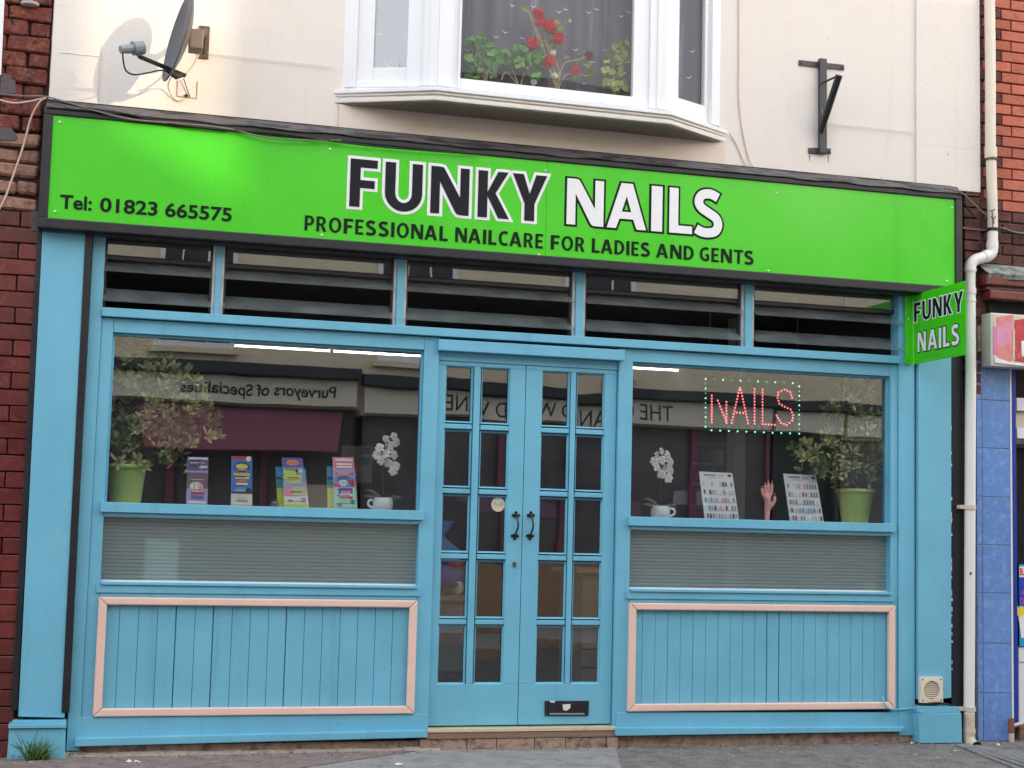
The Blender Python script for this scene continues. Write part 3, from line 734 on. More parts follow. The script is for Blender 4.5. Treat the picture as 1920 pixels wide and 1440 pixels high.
# --- double doors
def door(xa, xb, cols, lab, tilt, letterplate):
    yf, yb = 0.030, 0.072
    zt, zb = 2.234, dB+0.012
    rows = []
    ztop = uz(862, 686, yf); zbot = uz(850, 1283, yf)
    pitch = (ztop-zbot+0.044)/5
    for r in range(5):
        rows.append((ztop-r*pitch-(pitch-0.044), ztop-r*pitch))
    d = boxo('door', BL, shop, xa, xb, yf, yb, zb, rows[4][0], 0.003)     # deep bottom rail
    d['label'] = lab
    e = 0.0006
    boxo('top_rail', BL, d, xa, xb, yf, yb, rows[0][1], zt, 0.003)
    boxo('stile', BL, d, xa, cols[0][0], yf, yb, rows[4][0]+e, rows[0][1]-e, 0.002)
    boxo('stile', BL, d, cols[1][1], xb, yf, yb, rows[4][0]+e, rows[0][1]-e, 0.002)
    boxo('glazing_bar', BL, d, cols[0][1]+0.006, cols[1][0]-0.006, yf+0.001, yb, rows[4][0]+e, rows[0][1]-e, 0.003)
    for r in range(4):
        for c in cols:
            boxo('glazing_bar', BL, d, c[0]-0.001, c[1]+0.001, yf+0.004, yb-0.002, rows[r+1][1]+0.008, rows[r][0]-0.008, 0.004)
    for c in cols:
        for (za, zc) in rows:
            # bevelled bead round each pane
            bw = 0.009
            for q in ([(c[0], za), (c[1], za), (c[1]-bw, za+bw), (c[0]+bw, za+bw)], [(c[0], zc), (c[1], zc), (c[1]-bw, zc-bw), (c[0]+bw, zc-bw)],
                      [(c[0], za), (c[0], zc), (c[0]+bw, zc-bw), (c[0]+bw, za+bw)], [(c[1], za), (c[1], zc), (c[1]-bw, zc-bw), (c[1]-bw, za+bw)]):
                outer, inner = [(q[0][0], yf+0.003, q[0][1]), (q[1][0], yf+0.003, q[1][1])], [(q[2][0], yf+0.018, q[2][1]), (q[3][0], yf+0.018, q[3][1])]
                back = [(v[0], yf+0.022, v[2]) for v in outer+inner]
                MB().add(outer+inner+back, [(0, 1, 2, 3), (7, 6, 5, 4), (0, 4, 5, 1), (1, 5, 6, 2), (2, 6, 7, 3), (3, 7, 4, 0)]).build('bead', BL, d)
            xm = (c[0]+c[1])/2; ta = tilt+random.uniform(-0.004, 0.004); tb = random.uniform(-0.006, 0.006); zm = (za+zc)/2
            X0, X1, Z0, Z1 = c[0]-0.004, c[1]+0.004, za-0.004, zc+0.004
            fr = [(x, yf+0.028+ta*(x-xm)+tb*(z-zm), z) for x, z in ((X0, Z0), (X1, Z0), (X1, Z1), (X0, Z1))]
            MB().hexa(fr, [(p[0], p[1]+0.003, p[2]) for p in fr]).build('pane', 'door_glass', d)
    return d, rows
yd = 0.03
c1 = (ux(836.5, 690, yd), ux(888, 692, yd)); c2 = (ux(904, 694, yd), ux(957.5, 696, yd)); c3 = (ux(1017, 700, yd), ux(1069.5, 702, yd)); c4 = (ux(1082.5, 704, yd), ux(1135, 706, yd))
xm = ux(984, 800, yd)
ld, rows = door(dL+0.003, xm-0.0018, (c1, c2), 'left door leaf with ten small panes and a round push sticker', 0.018, False)
rd, _ = door(xm+0.0018, dR-0.003, (c3, c4), 'right door leaf with ten small panes and a black letter plate', -0.023, True)
def handle(px, parent):
    Y = 0.03
    top = U(px[0], px[1], Y); bot = U(px[2], px[3], Y)
    mb = MB()
    for c, s in ((top, 1), (bot, -1)):
        for (dx, dz, r) in ((0, 0, 0.011), (-0.016, 0.002*s, 0.009), (0.016, 0.002*s, 0.009), (0, 0.018*s, 0.009)):
            mb.disc_y((c.x+dx, c.z+dz), r, Y-0.007, Y-0.0005, 10)
        mb.ball((c.x, Y-0.010, c.z), 0.007)
    mb.tube(smoothpath([(top.x, Y-0.008, top.z), (top.x+0.003, Y-0.032, top.z-0.025), (top.x+0.006, Y-0.040, (top.z+bot.z)/2), (bot.x+0.003, Y-0.032, bot.z+0.025), (bot.x, Y-0.008, bot.z)], 5), [0.006]*21, 8)
    return mb.build('handle', 'iron_handle', parent, smooth=False)
handle((967, 967, 965, 1004), ld); handle((995, 967, 993.5, 1004), rd)
k0 = U(964, 1057, 0.03)
mb = MB(); mb.disc_y((k0.x, k0.z), 0.012, 0.024, 0.0298, 14); mb.disc_y((k0.x+0.002, k0.z-0.012), 0.009, 0.022, 0.0296, 10); mb.build('keyhole_cover', 'rust_brown', ld)
pp = U(934, 946, 0.055)
st = MB().disc_y((pp.x, pp.z), 0.042, 0.0535, 0.0545, 28).build('sticker', 'p_beige', ld); st['label'] = 'round white sticker reading Push'
put_text('sticker_text', 'Push', 'p_grey', st, pp.x-0.027, pp.x+0.027, pp.z-0.010, pp.z+0.014, 0.0528, 0.01, thick=0.0004)
lp = MB().prism([xz(*q, 0.028) for q in ((1021, 1314), (1104, 1314), (1103, 1342), (1021, 1342))], 0.022, 0.0298).build('letter_plate', 'black_paint', rd, 0.002)
pxo('flap', 'black_metal', lp, [(1029, 1318), (1097, 1318), (1096, 1336), (1029, 1336)], 0.018, 0.0218, 0.0015)
pxo('flap_edge', 'lnb_grey', lp, [(1030, 1337), (1096, 1337), (1096, 1340), (1031, 1340)], 0.016, 0.0217, 0.001)
pxo('label_remnant', 'litter_white', lp, [(1055, 1321), (1070, 1320), (1069, 1328), (1062, 1333), (1056, 1331)], 0.0172, 0.0179, 0)
pxo('label_remnant', 'litter_white', lp, [(1030, 1314), (1041, 1314), (1040, 1317.5), (1032, 1317)], 0.0212, 0.0219, 0)
# step and base
F('threshold_strip', dL-0.01, dR+0.006, 0.104, 0.124, -0.035, 0.08, 0.002, 'brass_strip')
F('threshold_board', dL-0.02, dR+0.006, 0.066, 0.1035, -0.03, 0.08, 0.003, 'step_timber')
x = dL-0.05
while x < dR+0.02:
    w = 0.16+0.18*random.random(); xe = min(x+w, dR+0.03)
    boxo('base_stone', 'plinth_stone', shop, x, xe-0.003, -0.030+0.010*random.random(), 0.08, -0.03, 0.0645, 0.006)
    x += w
F('base_course', 0.40, dL-0.052, -0.03, 0.055, 0.0, 0.09, 0.006, 'plinth_stone')
F('base_course', dR+0.032, 5.53, -0.03, 0.062, 0.0, 0.09, 0.006, 'plinth_stone')
x = 0.42
while x < 2.3:
    w_ = random.uniform(0.10, 0.28)
    MB().hexa([(x, -0.05-0.012*random.random(), -0.02), (x+w_, -0.05-0.012*random.random(), -0.02), (x+w_, -0.012, 0.014+0.012*random.random()), (x, -0.012, 0.014+0.012*random.random())],
              [(x, 0.02, -0.02), (x+w_, 0.02, -0.02), (x+w_, 0.02, 0.012), (x, 0.02, 0.012)]).build('mortar_fillet', 'litter_grey', shop)
    x += w_+0.002
F('threshold_fill', dL-0.04, dR+0.03, -0.03, 0.066, 0.081, 0.14, 0.0, 'plinth_stone')

# --- air vent on the right pilaster
vt = thing('air_vent', 'square cream plastic vent grille low on the right pilaster', 'vent', U(1745, 1318, -0.04))
mb = MB(); c = U(1744.5, 1293, -0.05); hw = 0.079
n = 28; R_ = 0.056
ring = [(c.x+R_*cos(2*pi*k/n+pi/4), c.z+R_*sin(2*pi*k/n+pi/4)) for k in range(n)]
sq = []
for k in range(n):
    a = 2*pi*k/n+pi/4; m_ = max(abs(cos(a)), abs(sin(a))); sq.append((c.x+hw*cos(a)/m_, c.z+hw*sin(a)/m_))
vs = [(p[0], -0.066, p[1]) for p in sq]+[(p[0], -0.068, p[1]) for p in ring]+[(p[0], -0.041, p[1]) for p in sq]+[(p[0], -0.046, p[1]) for p in ring]
fs = []
for k in range(n):
    j = (k+1) % n
    fs += [(k, j, n+j, n+k), (2*n+k, 2*n+j, j, k), (n+k, n+j, 3*n+j, 3*n+k)]
mb.add(vs, fs).build('vent_plate', 'vent_cream', vt)
MB().disc_y((c.x, c.z), R_+0.004, -0.0455, -0.0410, 28).build('vent_hole', 'dark_gap', vt)
for k in range(9):
    z = c.z-0.046+k*0.0115; h = sqrt(max(0, R_*R_-(z-c.z)**2))
    MB().hexa([(c.x-h, -0.064, z-0.0035), (c.x+h, -0.064, z-0.0035), (c.x+h, -0.052, z+0.004), (c.x-h, -0.052, z+0.004)], [(c.x-h, -0.062, z-0.0045), (c.x+h, -0.062, z-0.0045), (c.x+h, -0.050, z+0.003), (c.x-h, -0.050, z+0.003)]).build('slat', 'vent_cream', vt)
for sx in (-1, 1):
    for sz in (-1, 1):
        MB().disc_y((c.x+sx*0.064, c.z+sz*0.064), 0.006, -0.068, -0.0655, 8).build('screw', 'cable_grey', vt)

# ================================================================== BAY WINDOW (part of the building)
FX0, FX1, FY = 2.290, 3.692, -0.225
WX0, WX1 = 1.752, 4.165
def foot(o):
    return [(WX0-o*0.9, 0.01), (FX0-o*0.45, FY-o), (FX1+o*0.45, FY-o), (WX1+o*0.9, 0.01)]
bay = MB().plan(foot(-0.03), 3.775, 3.80).build('bay_window', 'white_paint', shop)
bay['label'] = 'white painted canted bay window with a large middle pane'
MB().plan(foot(0.048), 3.698, 3.722).build('sill_moulding', 'aged_white', bay, 0.005)
MB().plan(foot(0.030), 3.7225, 3.735).build('sill_moulding', 'aged_white', bay, 0.003)
MB().plan(foot(0.042), 3.7355, 3.752).build('sill_moulding', 'aged_white', bay, 0.004)
MB().plan(foot(0.055), 3.7525, 3.7745).build('sill_board', 'white_paint', bay, 0.004)
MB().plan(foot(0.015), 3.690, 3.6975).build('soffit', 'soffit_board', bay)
BT = 5.3
def obox(nm, m_, p0, p1, a, b, z0, z1, t0, t1, bv=0.003):
    """upright member in the wall line p0..p1 (plan), from a to b metres along it, between z0 and z1, t0 (outer) to t1 (inner) off the line"""
    p0 = Vector((*p0, 0)); p1 = Vector((*p1, 0)); d = (p1-p0).normalized(); n = Vector((d.y, -d.x, 0))
    q = [p0+d*a+n*t0, p0+d*b+n*t0, p0+d*b+n*t1, p0+d*a+n*t1]
    return MB().plan([(v.x, v.y) for v in q], z0, z1).build(nm, m_, bay, bv)
pa, pb_, pc, pd = (WX0, 0.01), (FX0, FY), (FX1, FY), (WX1, 0.01)
W = 'white_paint'
# front light
fl, fr_ = ux(866, 80, FY)-FX0, ux(1190, 90, FY)-FX0
zg = uz(1030, 163, FY)
FW = FX1-FX0
obox('post', W, pb_, pc, 0.0, 0.085, 3.7985, BT, 0.0, -0.07)
obox('stile', W, pb_, pc, 0.0855, fl, 3.7985, BT, -0.012, -0.06)
obox('stile', W, pb_, pc, 0.125, fl-0.018, 3.7985, BT, 0.004, -0.0115, 0.004)
obox('bottom_rail', W, pb_, pc, fl+0.0005, fr_-0.0005, 3.7985, zg, -0.014, -0.06)
obox('stile', W, pb_, pc, fr_, FW-0.1005, 3.7985, BT, -0.018, -0.06)
obox('post', W, pb_, pc, FW-0.10, FW, 3.7985, BT, 0.0, -0.07)
obox('post_moulding', W, pb_, pc, FW-0.055, FW-0.03, 3.7985, BT, 0.010, 0.0005, 0.004)
obox('head', W, pb_, pc, fl+0.0005, fr_-0.0005, 5.2, BT, -0.014, -0.06)
obox('pane', 'bay_glass', pb_, pc, fl-0.01, fr_+0.01, zg-0.01, 5.21, -0.040, -0.044, 0)
# left canted light
LW = (Vector(pb_)-Vector(pa)).length
def along(px, py):
    d0 = RC @ Vector(((px-960)/FOC, 1.0, -(py-720)/FOC)); a = Vector(pa); b = Vector(pb_); dd = b-a
    # intersection of the view ray with the wall line in plan
    det = d0.x*(-dd.y)+dd.x*d0.y
    r = Vector((a.x-CAM.x, a.y-CAM.y)); t = (r.x*(-dd.y)+dd.x*r.y)/det; s = (d0.x*r.y-d0.y*r.x)/det
    return s*LW
l0, l1 = along(700, 60), along(764, 60)
obox('post', W, pa, pb_, 0.0, 0.17*LW, 3.7985, BT, 0.0, -0.07)
obox('stile', W, pa, pb_, 0.17*LW+0.0005, l0-0.0005, 3.7985, BT, -0.028, -0.06)
zl = 3.92
obox('bottom_rail', W, pa, pb_, l0, l1, 3.835, zl, -0.030, -0.06)
obox('bottom_rail', W, pa, pb_, 0.17*LW+0.0005, l1, 3.7985, 3.8345, -0.012, -0.06)
obox('stile', W, pa, pb_, l1+0.0005, LW-0.10, 3.7985, BT, -0.010, -0.06)
obox('post', W, pa, pb_, LW-0.0995, LW-0.002, 3.7985, BT, 0.0, -0.06)
obox('post_moulding', W, pa, pb_, LW-0.085, LW-0.06, 3.7985, BT, 0.008, 0.0005, 0.004)
obox('pane', 'bay_side_glass', pa, pb_, l0-0.01, l1+0.01, zl-0.01, 5.21, -0.045, -0.049, 0)
# right canted light
RW = LW
obox('post', W, pc, pd, 0.002, 0.10, 3.7985, BT, 0.0, -0.06)
obox('stile', W, pc, pd, 0.1005, 0.135, 3.7985, BT, -0.014, -0.06)
obox('bottom_rail', W, pc, pd, 0.1355, 0.395, 3.7985, 3.83, -0.014, -0.06)
obox('bottom_rail', W, pc, pd, 0.1355, 0.395, 3.8305, 3.91, -0.03, -0.06)
obox('stile', W, pc, pd, 0.3955, 0.43, 3.7985, BT, -0.030, -0.06)
obox('post', W, pc, pd, 0.4305, RW, 3.7985, BT, 0.0, -0.07)
obox('pane', 'bay_glass', pc, pd, 0.13, 0.40, 3.90, 5.21, -0.045, -0.049, 0)
MB().plan(foot(-0.005), BT+0.001, BT+0.12).build('bay_roof', 'white_paint', bay)
MB().plan([(WX0+0.06, 0.24), (WX0+0.06, 0.02), (FX0+0.05, FY+0.075), (FX1-0.05, FY+0.075), (WX1-0.06, 0.02), (WX1-0.06, 0.24)], 3.80, 3.815).build('inner_sill', 'white_paint', bay)
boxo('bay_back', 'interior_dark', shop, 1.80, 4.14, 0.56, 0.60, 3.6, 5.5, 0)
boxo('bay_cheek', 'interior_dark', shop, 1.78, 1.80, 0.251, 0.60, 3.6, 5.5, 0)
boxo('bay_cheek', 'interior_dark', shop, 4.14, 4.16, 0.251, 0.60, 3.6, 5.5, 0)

# curtain with a print of birds, following the bay
cur = thing('curtain', 'grey net curtain with a print of white birds behind the bay window', 'curtain', (2.98, 0.0, 3.815))
mb = MB(); pts = []
path = [(WX0+0.09, 0.06), (FX0+0.06, FY+0.23), (FX1-0.06, FY+0.23), (WX1-0.09, 0.06)]
for i in range(3):
    a = Vector(path[i]); b = Vector(path[i+1]); nn = 30 if i != 1 else 90
    for k in range(nn):
        q = a.lerp(b, k/nn); s = len(pts)
        w_ = 0.016*sin(s*0.55+1.1*sin(s*0.13))+0.012*sin(s*0.19)
        pts.append((q.x, q.y+w_))
vs = [(p[0], p[1], 3.818) for p in pts]+[(p[0]+0.004*sin(i*0.3), p[1]*1.0, 5.25) for i, p in enumerate(pts)]
n = len(pts)
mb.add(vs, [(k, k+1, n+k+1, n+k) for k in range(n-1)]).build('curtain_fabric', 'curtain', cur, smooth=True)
birds = [(877, 93), (947, 60), (930, 69), (979, 71), (960, 10), (1000, 12), (1060, 17), (1048, 22), (1104, 23), (1118, 17), (1165, 30), (1178, 22), (1079, 93), (1136, 94), (1152, 88), (1110, 116), (1100, 122), (1094, 156), (712, 63), (1016, 84), (1298, 96), (1292, 145)]
for (bx, by) in birds:
    Y = FY+0.195
    if bx < 800: Y = -0.02
    if bx > 1250: Y = -0.04
    p = U(bx, by, Y); s = 0.021; t = random.uniform(-0.3, 0.3)
    sh = [(-1, 0.30), (-0.5, 0.08), (0, -0.16), (0.5, 0.16), (1, 0.34), (0.5, -0.02), (0.05, -0.40), (-0.45, -0.10)]
    sh = [(p.x+s*(u*cos(t)-v*sin(t)), p.z+s*(u*sin(t)+v*cos(t))) for u, v in sh]
    MB().prism(sh, Y, Y+0.001).build('bird_motif', 'curtain_motif', cur)

# ================================================================== SIGNS
YS = -0.13
sx0, sx1 = (ux(97, 215, YS)+ux(92, 408, YS))/2, (ux(1793, 375, YS)+ux(1787, 538, YS))/2
sz1, sz0 = (uz(97, 215, YS)+uz(1793, 375, YS))/2, (uz(92, 408, YS)+uz(1787, 538, YS))/2
fs_ = thing('fascia_sign', 'long bright green shop sign reading FUNKY NAILS over the blue shopfront', 'sign', ((sx0+sx1)/2, -0.06, sz0))
seam = ux(1024, 400, YS)
for k, (a, b) in enumerate(((sx0, seam-0.0008), (seam+0.0008, sx1))):
    MB().box(a, b, YS, YS+0.006, sz0, sz1).build('sign_panel', 'sign_green', fs_, 0.001)
ob = 0.052
fx0, fx1, fz0, fz1 = sx0-0.048, sx1+0.048, sz0-0.056, sz1+0.042
boxo('frame_bar', 'black_paint', fs_, fx0, fx1, YS-0.012, YS+0.05, sz1+0.001, fz1, 0.006)
boxo('frame_bar', 'black_paint', fs_, fx0, fx1, YS-0.014, YS+0.05, fz0, sz0-0.001, 0.006)
boxo('frame_bar', 'black_paint', fs_, fx0, sx0-0.001, YS-0.012, YS+0.05, sz0-0.0005, sz1+0.0005, 0.004)
boxo('frame_bar', 'black_paint', fs_, sx1+0.001, fx1, YS-0.012, YS+0.05, sz0-0.0005, sz1+0.0005, 0.004)
boxo('sign_box', 'black_paint', fs_, fx0+0.004, fx1-0.004, YS+0.0505, -0.002, fz0+0.004, fz1-0.004, 0.002)
boxo('sign_soffit', 'black_paint', fs_, fx0+0.01, fx1-0.01, -0.10, 0.005, fz0-0.006, fz0-0.001, 0.001)
boxo('shadow_gap', 'dark_gap', fs_, fx0+0.006, fx1-0.03, -0.06, -0.0175, fz1-0.003, fz1+0.064, 0)  # solid dark strip: shade of the gap over the flashing put into colour
# sagging lead flashing on the box
mb = MB(); n = 60; top = []; bot = []
for k in range(n+1):
    x = fx0+0.01+(fx1-fx0-0.02)*k/n
    zt_ = fz1+0.050+0.004*mnoise.noise(Vector((x*3, 0, 0))); zb_ = fz1-0.006+0.010*mnoise.noise(Vector((x*5, 7, 0)))
    top.append((x, -0.095+0.012*mnoise.noise(Vector((x*2, 9, 0))), zt_)); bot.append((x, YS-0.024+0.008*mnoise.noise(Vector((x*4, 3, 0))), zb_))
mb.add(top+bot, [(k, k+1, n+1+k+1, n+1+k) for k in range(n)])
mb.add([(p[0], p[1]+0.004, p[2]-0.004) for p in top]+[(p[0], p[1]+0.004, p[2]-0.004) for p in bot], [(k, n+1+k, n+1+k+1, k+1) for k in range(n)])
mb.build('lead_flashing', 'lead_flashing', fs_, smooth=True)
for (px, py) in ((112, 229), (103, 397), (618, 280), (603, 441), (1023, 320), (1785, 390), (1775, 527), (1010, 478), (1455, 362), (1440, 508)):
    p = U(px, py, YS)
    MB().ball((p.x, YS-0.001, p.z), 0.008, 1, 0.5, 1, 10, 6).build('screw', 'steel_screw', fs_)
zt = (uz(683, 300, YS)+uz(1075, 334.6, YS))/2; zb = (uz(668, 386.3, YS)+uz(1068.5, 422, YS))/2
title = [('F', 656, 707, 343), ('U', 721.7, 791.7, 352), ('N', 807.5, 879.5, 358), ('K', 896, 955, 365), ('Y', 960.5, 1024.8, 370), ('N', 1062.5, 1131.5, 381), ('A', 1138, 1211.5, 387), ('I', 1221, 1241.5, 391), ('L', 1254.8, 1297.5, 395), ('S', 1301, 1354, 402)]
for i, (ch, a, b, ym) in enumerate(title):
    x0, x1 = ux(a, ym, YS), ux(b, ym, YS); h = zt-zb; w_ = x1-x0
    gw = max(p[0] for p in GL[ch][0])
    za, zc = (zb-0.006, zt+0.006) if ch == 'S' else (zb, zt)
    if ch == 'U': za = zb-0.004
    fn = lambda u, v, d, x0=x0, w_=w_, za=za, zc=zc, y=YS-0.0035: (x0+w_*u, y-0.0012*d, za+(zc-za)*v)
    lt = glyph('letter', ch, 'vinyl_black' if i < 5 else 'vinyl_white', fs_, fn)
    fo = lambda u, v, d, x0=x0, w_=w_, za=za, zc=zc, y=YS-0.0012: (x0+w_*u, y-0.0010*d, za+(zc-za)*v)
    glyph('letter_outline', ch, 'vinyl_white' if i < 5 else 'dark_green_black', lt, fo, 0.062 if i < 5 else 0.045)
zt = (uz(571, 403.4, YS)+uz(1405, 470.5, YS))/2; zb = (uz(570.6, 430.3, YS)+uz(1398, 497, YS))/2
for wd, a, b, ym in (('PROFESSIONAL', 570.8, 839.7, 430), ('NAILCARE', 853.3, 1018, 448), ('FOR', 1032.5, 1096, 458), ('LADIES', 1109.5, 1218.5, 466), ('AND', 1229.9, 1300.6, 474), ('GENTS', 1312, 1413, 482)):
    # capitals set one by one across the measured width of the word
    gw = [max(p_[0] for p_ in GL[c_][0]) for c_ in wd]; gp = [0.15 if (wd[i_]+wd[i_+1]) not in ('LA', 'NA', 'CA', 'TS') else 0.09 for i_ in range(len(wd)-1)]+[0]
    tot = sum(gw)+sum(gp); X0, X1 = ux(a, ym, YS), ux(b, ym, YS); u_ = 0.0
    for c_, w_, g_ in zip(wd, gw, gp):
        xa, xb = X0+(X1-X0)*u_/tot, X0+(X1-X0)*(u_+w_)/tot
        glyph('letter', c_, 'dark_green_black', fs_, lambda uu, v, d, xa=xa, xb=xb: (xa+(xb-xa)*uu, YS-0.0025-0.0008*d, zb+(zt-zb)*v))
        u_ += w_+g_
zt = (uz(113, 363.5, YS)+uz(425, 390.5, YS))/2; zb = (uz(118, 390, YS)+uz(423, 416, YS))/2
for wd, a, b, ym in (('Tel:', 112.5, 172.5, 378), ('01823', 187.5, 295.6, 387), ('665575', 309.5, 434.6, 400)):
    put_text('lettering', wd, 'dark_green_black', fs_, ux(a, ym, YS), ux(b, ym, YS), zb, zt, YS-0.003, 0.022)

# projecting sign
XS = ux(1712.5, 620, -0.036)
def onx(px, py, X):
    d = RC @ Vector(((px-960)/FOC, 1.0, -(py-720)/FOC)); return CAM + d*((X-CAM.x)/d.x)
q0 = onx(1811, 672, XS); q1 = onx(1811, 529, XS)
yo = q0.y; pz0, pz1 = uz(1705, 683, -0.036), uz(1705, 552, -0.036)
pj = thing('projecting_sign', 'small square green sign reading FUNKY NAILS sticking out from the right pilaster', 'sign', (XS, -0.03, pz0))
n = 6
prof = [(XS, yo)] + [(XS, -0.045)] + [(XS-0.001, -0.040), (XS-0.004, -0.037)] + [(ux(1697, 620, -0.036), -0.036)]
back = [(x+0.0035, y) for x, y in prof[:2]] + [(XS+0.0025, -0.037), (XS, -0.033)] + [(ux(1697, 620, -0.036), -0.0325)]
MB().plan(prof+back[::-1], pz0, pz1).build('sign_plate', 'sign_green', pj)
for (px, py) in ((1700, 561), (1700, 635), (1703, 675), (1704, 598)):
    p = U(px, py, -0.037)
    MB().ball((p.x, -0.037, p.z), 0.006, 1, 0.5, 1, 8, 5).build('screw', 'steel_screw' if py < 600 else 'cable_grey', pj)
def row(word, a, b, top, bot, colr, rimc, rw, slope):
    # letters side by side on the plane X = XS, reading outwards from the wall
    gws = [max(p[0] for p in GL[c][0]) for c in word]; gap = 0.17
    tot = sum(gws)+gap*(len(word)-1)
    A = onx(a[0], a[1], XS); B = onx(b[0], b[1], XS); z1_, z0_ = top, bot; u = 0
    for c, w_ in zip(word, gws):
        y0 = A.y+(B.y-A.y)*u/tot; y1 = A.y+(B.y-A.y)*(u+w_)/tot
        f = lambda uu, v, d, y0=y0, y1=y1, e=0.0022: (XS-e-0.0006*d, y0+(y1-y0)*uu, z0_+(z1_-z0_)*v)
        lt = glyph('letter', c, colr, pj, f)
        fo = lambda uu, v, d, y0=y0, y1=y1: (XS-0.0009-0.0005*d, y0+(y1-y0)*uu, z0_+(z1_-z0_)*v)
        glyph('letter_outline', c, rimc, lt, fo, rw)
        u += w_+gap
row('FUNKY', (1714.5, 585), (1806, 570), onx(1716, 568.5, XS).z, onx(1716, 604, XS).z, 'vinyl_black', 'vinyl_white', 0.06, 0)
row('NAILS', (1721, 642), (1799, 630), onx(1723, 623.5, XS).z, onx(1722, 660.5, XS).z, 'vinyl_white', 'dark_green_black', 0.055, 0)

# ================================================================== THINGS ON THE UPPER WALL
# satellite dish
dc = U(333, 66, -0.32)
sd = thing('satellite_dish', 'dark grey satellite dish with arm and receiver fixed to the cream wall', 'satellite dish', (U(378, 85, 0).x, -0.02, dc.z-0.2))
nrm = Vector((-0.955, -0.20, 0.20)).normalized()
vv = (Vector((0, 0, 1))-nrm*nrm.z).normalized(); hh = vv.cross(nrm).normalized()
RA, RB, DP = 0.205, 0.262, 0.055
mb = MB(); nr, na = 7, 36
def dpt(r, a, off=0.0):
    e = 1.0-0.06*max(0, sin(a))
    return dc + hh*(RA*r*cos(a)) + vv*(RB*r*sin(a)*e) + nrm*(DP*(r*r-1)+off)
for off, flip in ((0.0, False), (-0.006, True)):
    vs = [dpt(0, 0, off)]; fs = []
    for i in range(1, nr+1):
        vs += [dpt(i/nr, 2*pi*k/na, off) for k in range(na)]
    for k in range(na): fs.append((0, 1+k, 1+(k+1) % na))
    for i in range(nr-1):
        for k in range(na):
            fs.append((1+i*na+k, 1+(i+1)*na+k, 1+(i+1)*na+(k+1) % na, 1+i*na+(k+1) % na))
    mb.mi = 1 if flip else 0
    mb.add(vs, fs)
mb.mi = 0
dobj = mb.build('reflector', ['dish_grey', 'dish_back'], sd)
for f in dobj.data.polygons: f.use_smooth = True
MB().tube([dpt(1, 2*pi*k/na, -0.003) for k in range(na)]+[dpt(1, 0, -0.003)], 0.005, 6).build('rim', 'dish_grey', dobj)
base = dpt(0.98, -pi/2, 0.0)
lnbp = U(252, 96, -0.44)
el = U(261, 106, -0.43)
arm0 = U(338, 138, -0.30)
MB().tube([arm0+(arm0-el)*0.12, arm0, el], 0.012, 6).build('arm', 'rust_black', sd)
MB().tube([el, U(254, 97, -0.43)], 0.010, 6).build('arm_tip', 'dish_grey', sd)
a_, b_ = U(226, 93, -0.46), U(258, 90, -0.42)
ln = MB().tube([a_, a_.lerp(b_, 0.4), a_.lerp(b_, 0.8)], [0.021, 0.025, 0.026], 12).build('receiver', 'lnb_grey', sd)
MB().tube([a_.lerp(b_, 0.72), a_.lerp(b_, 1.30)], 0.038, 14).build('feed_horn', 'lnb_grey', ln)
MB().tube(smoothpath([U(230, 99, -0.46), U(231, 112, -0.46), U(236, 132, -0.45), U(252, 140, -0.42), U(280, 136, -0.38), U(305, 132, -0.36), U(338, 141, -0.31)], 5), 0.0045, 6).build('receiver_cable', 'rubber_black', sd)
MB().tube([U(314, 133, -0.34), U(330, 144, -0.32), U(348, 140, -0.28)], [0.010, 0.016, 0.008], 8).build('arm_bracket', 'rust_black', sd)
wp = U(382, 80, 0)
mb = MB().box(wp.x-0.03, wp.x+0.03, -0.012, -0.001, wp.z-0.095, wp.z+0.095); mb.build('wall_plate', 'rust_brown', sd, 0.003)
bk = dpt(0.0, 0, -0.01)
mb = MB(); mb.tube([(wp.x, -0.012, wp.z+0.03), (wp.x, -0.12, wp.z+0.03), bk+Vector((0.05, 0.02, 0))], 0.016, 8)
mb.tube([(wp.x, -0.012, wp.z-0.06), (wp.x, -0.10, wp.z+0.01)], 0.011, 6)
mb.build('mount_arm', 'rust_brown', sd)
MB().box(bk.x-0.0, bk.x+0.075, bk.y-0.05, bk.y+0.06, bk.z-0.06, bk.z+0.05).build('mount_clamp', 'dish_back', sd, 0.008)
MB().tube(smoothpath([U(372, 78, -0.14), U(374, 95, -0.16), U(368, 112, -0.18), U(360, 125, -0.2), U(346, 142, -0.27), U(344, 143, -0.2)], 5), 0.005, 6).build('down_cable', 'cable_cream', sd)
MB().tube(smoothpath([U(322, 143, -0.20), U(315, 160, -0.05), U(322, 180, -0.012), U(333, 189, -0.008), U(345, 187, -0.008)], 5), 0.0035, 6).build('down_cable', 'cable_cream', sd)
fr = thing('wire_clip', 'bent wire frame fixed low on the wall beneath the satellite dish', 'wire', U(352, 182, 0))
MB().tube([U(334, 150, -0.006), U(333, 180, -0.006), U(370, 184, -0.006), U(371, 152, -0.006)], 0.003, 5).build('wire_frame', 'cable_cream', fr)
MB().tube([U(344, 147, -0.02), U(356, 182, -0.006)], 0.003, 5).build('wire_stay', 'rust_brown', fr)
p = U(349, 180, 0); MB().ball((p.x, -0.008, p.z), 0.01, 1, 0.8, 1).build('wire_plug', 'rubber_black', fr)
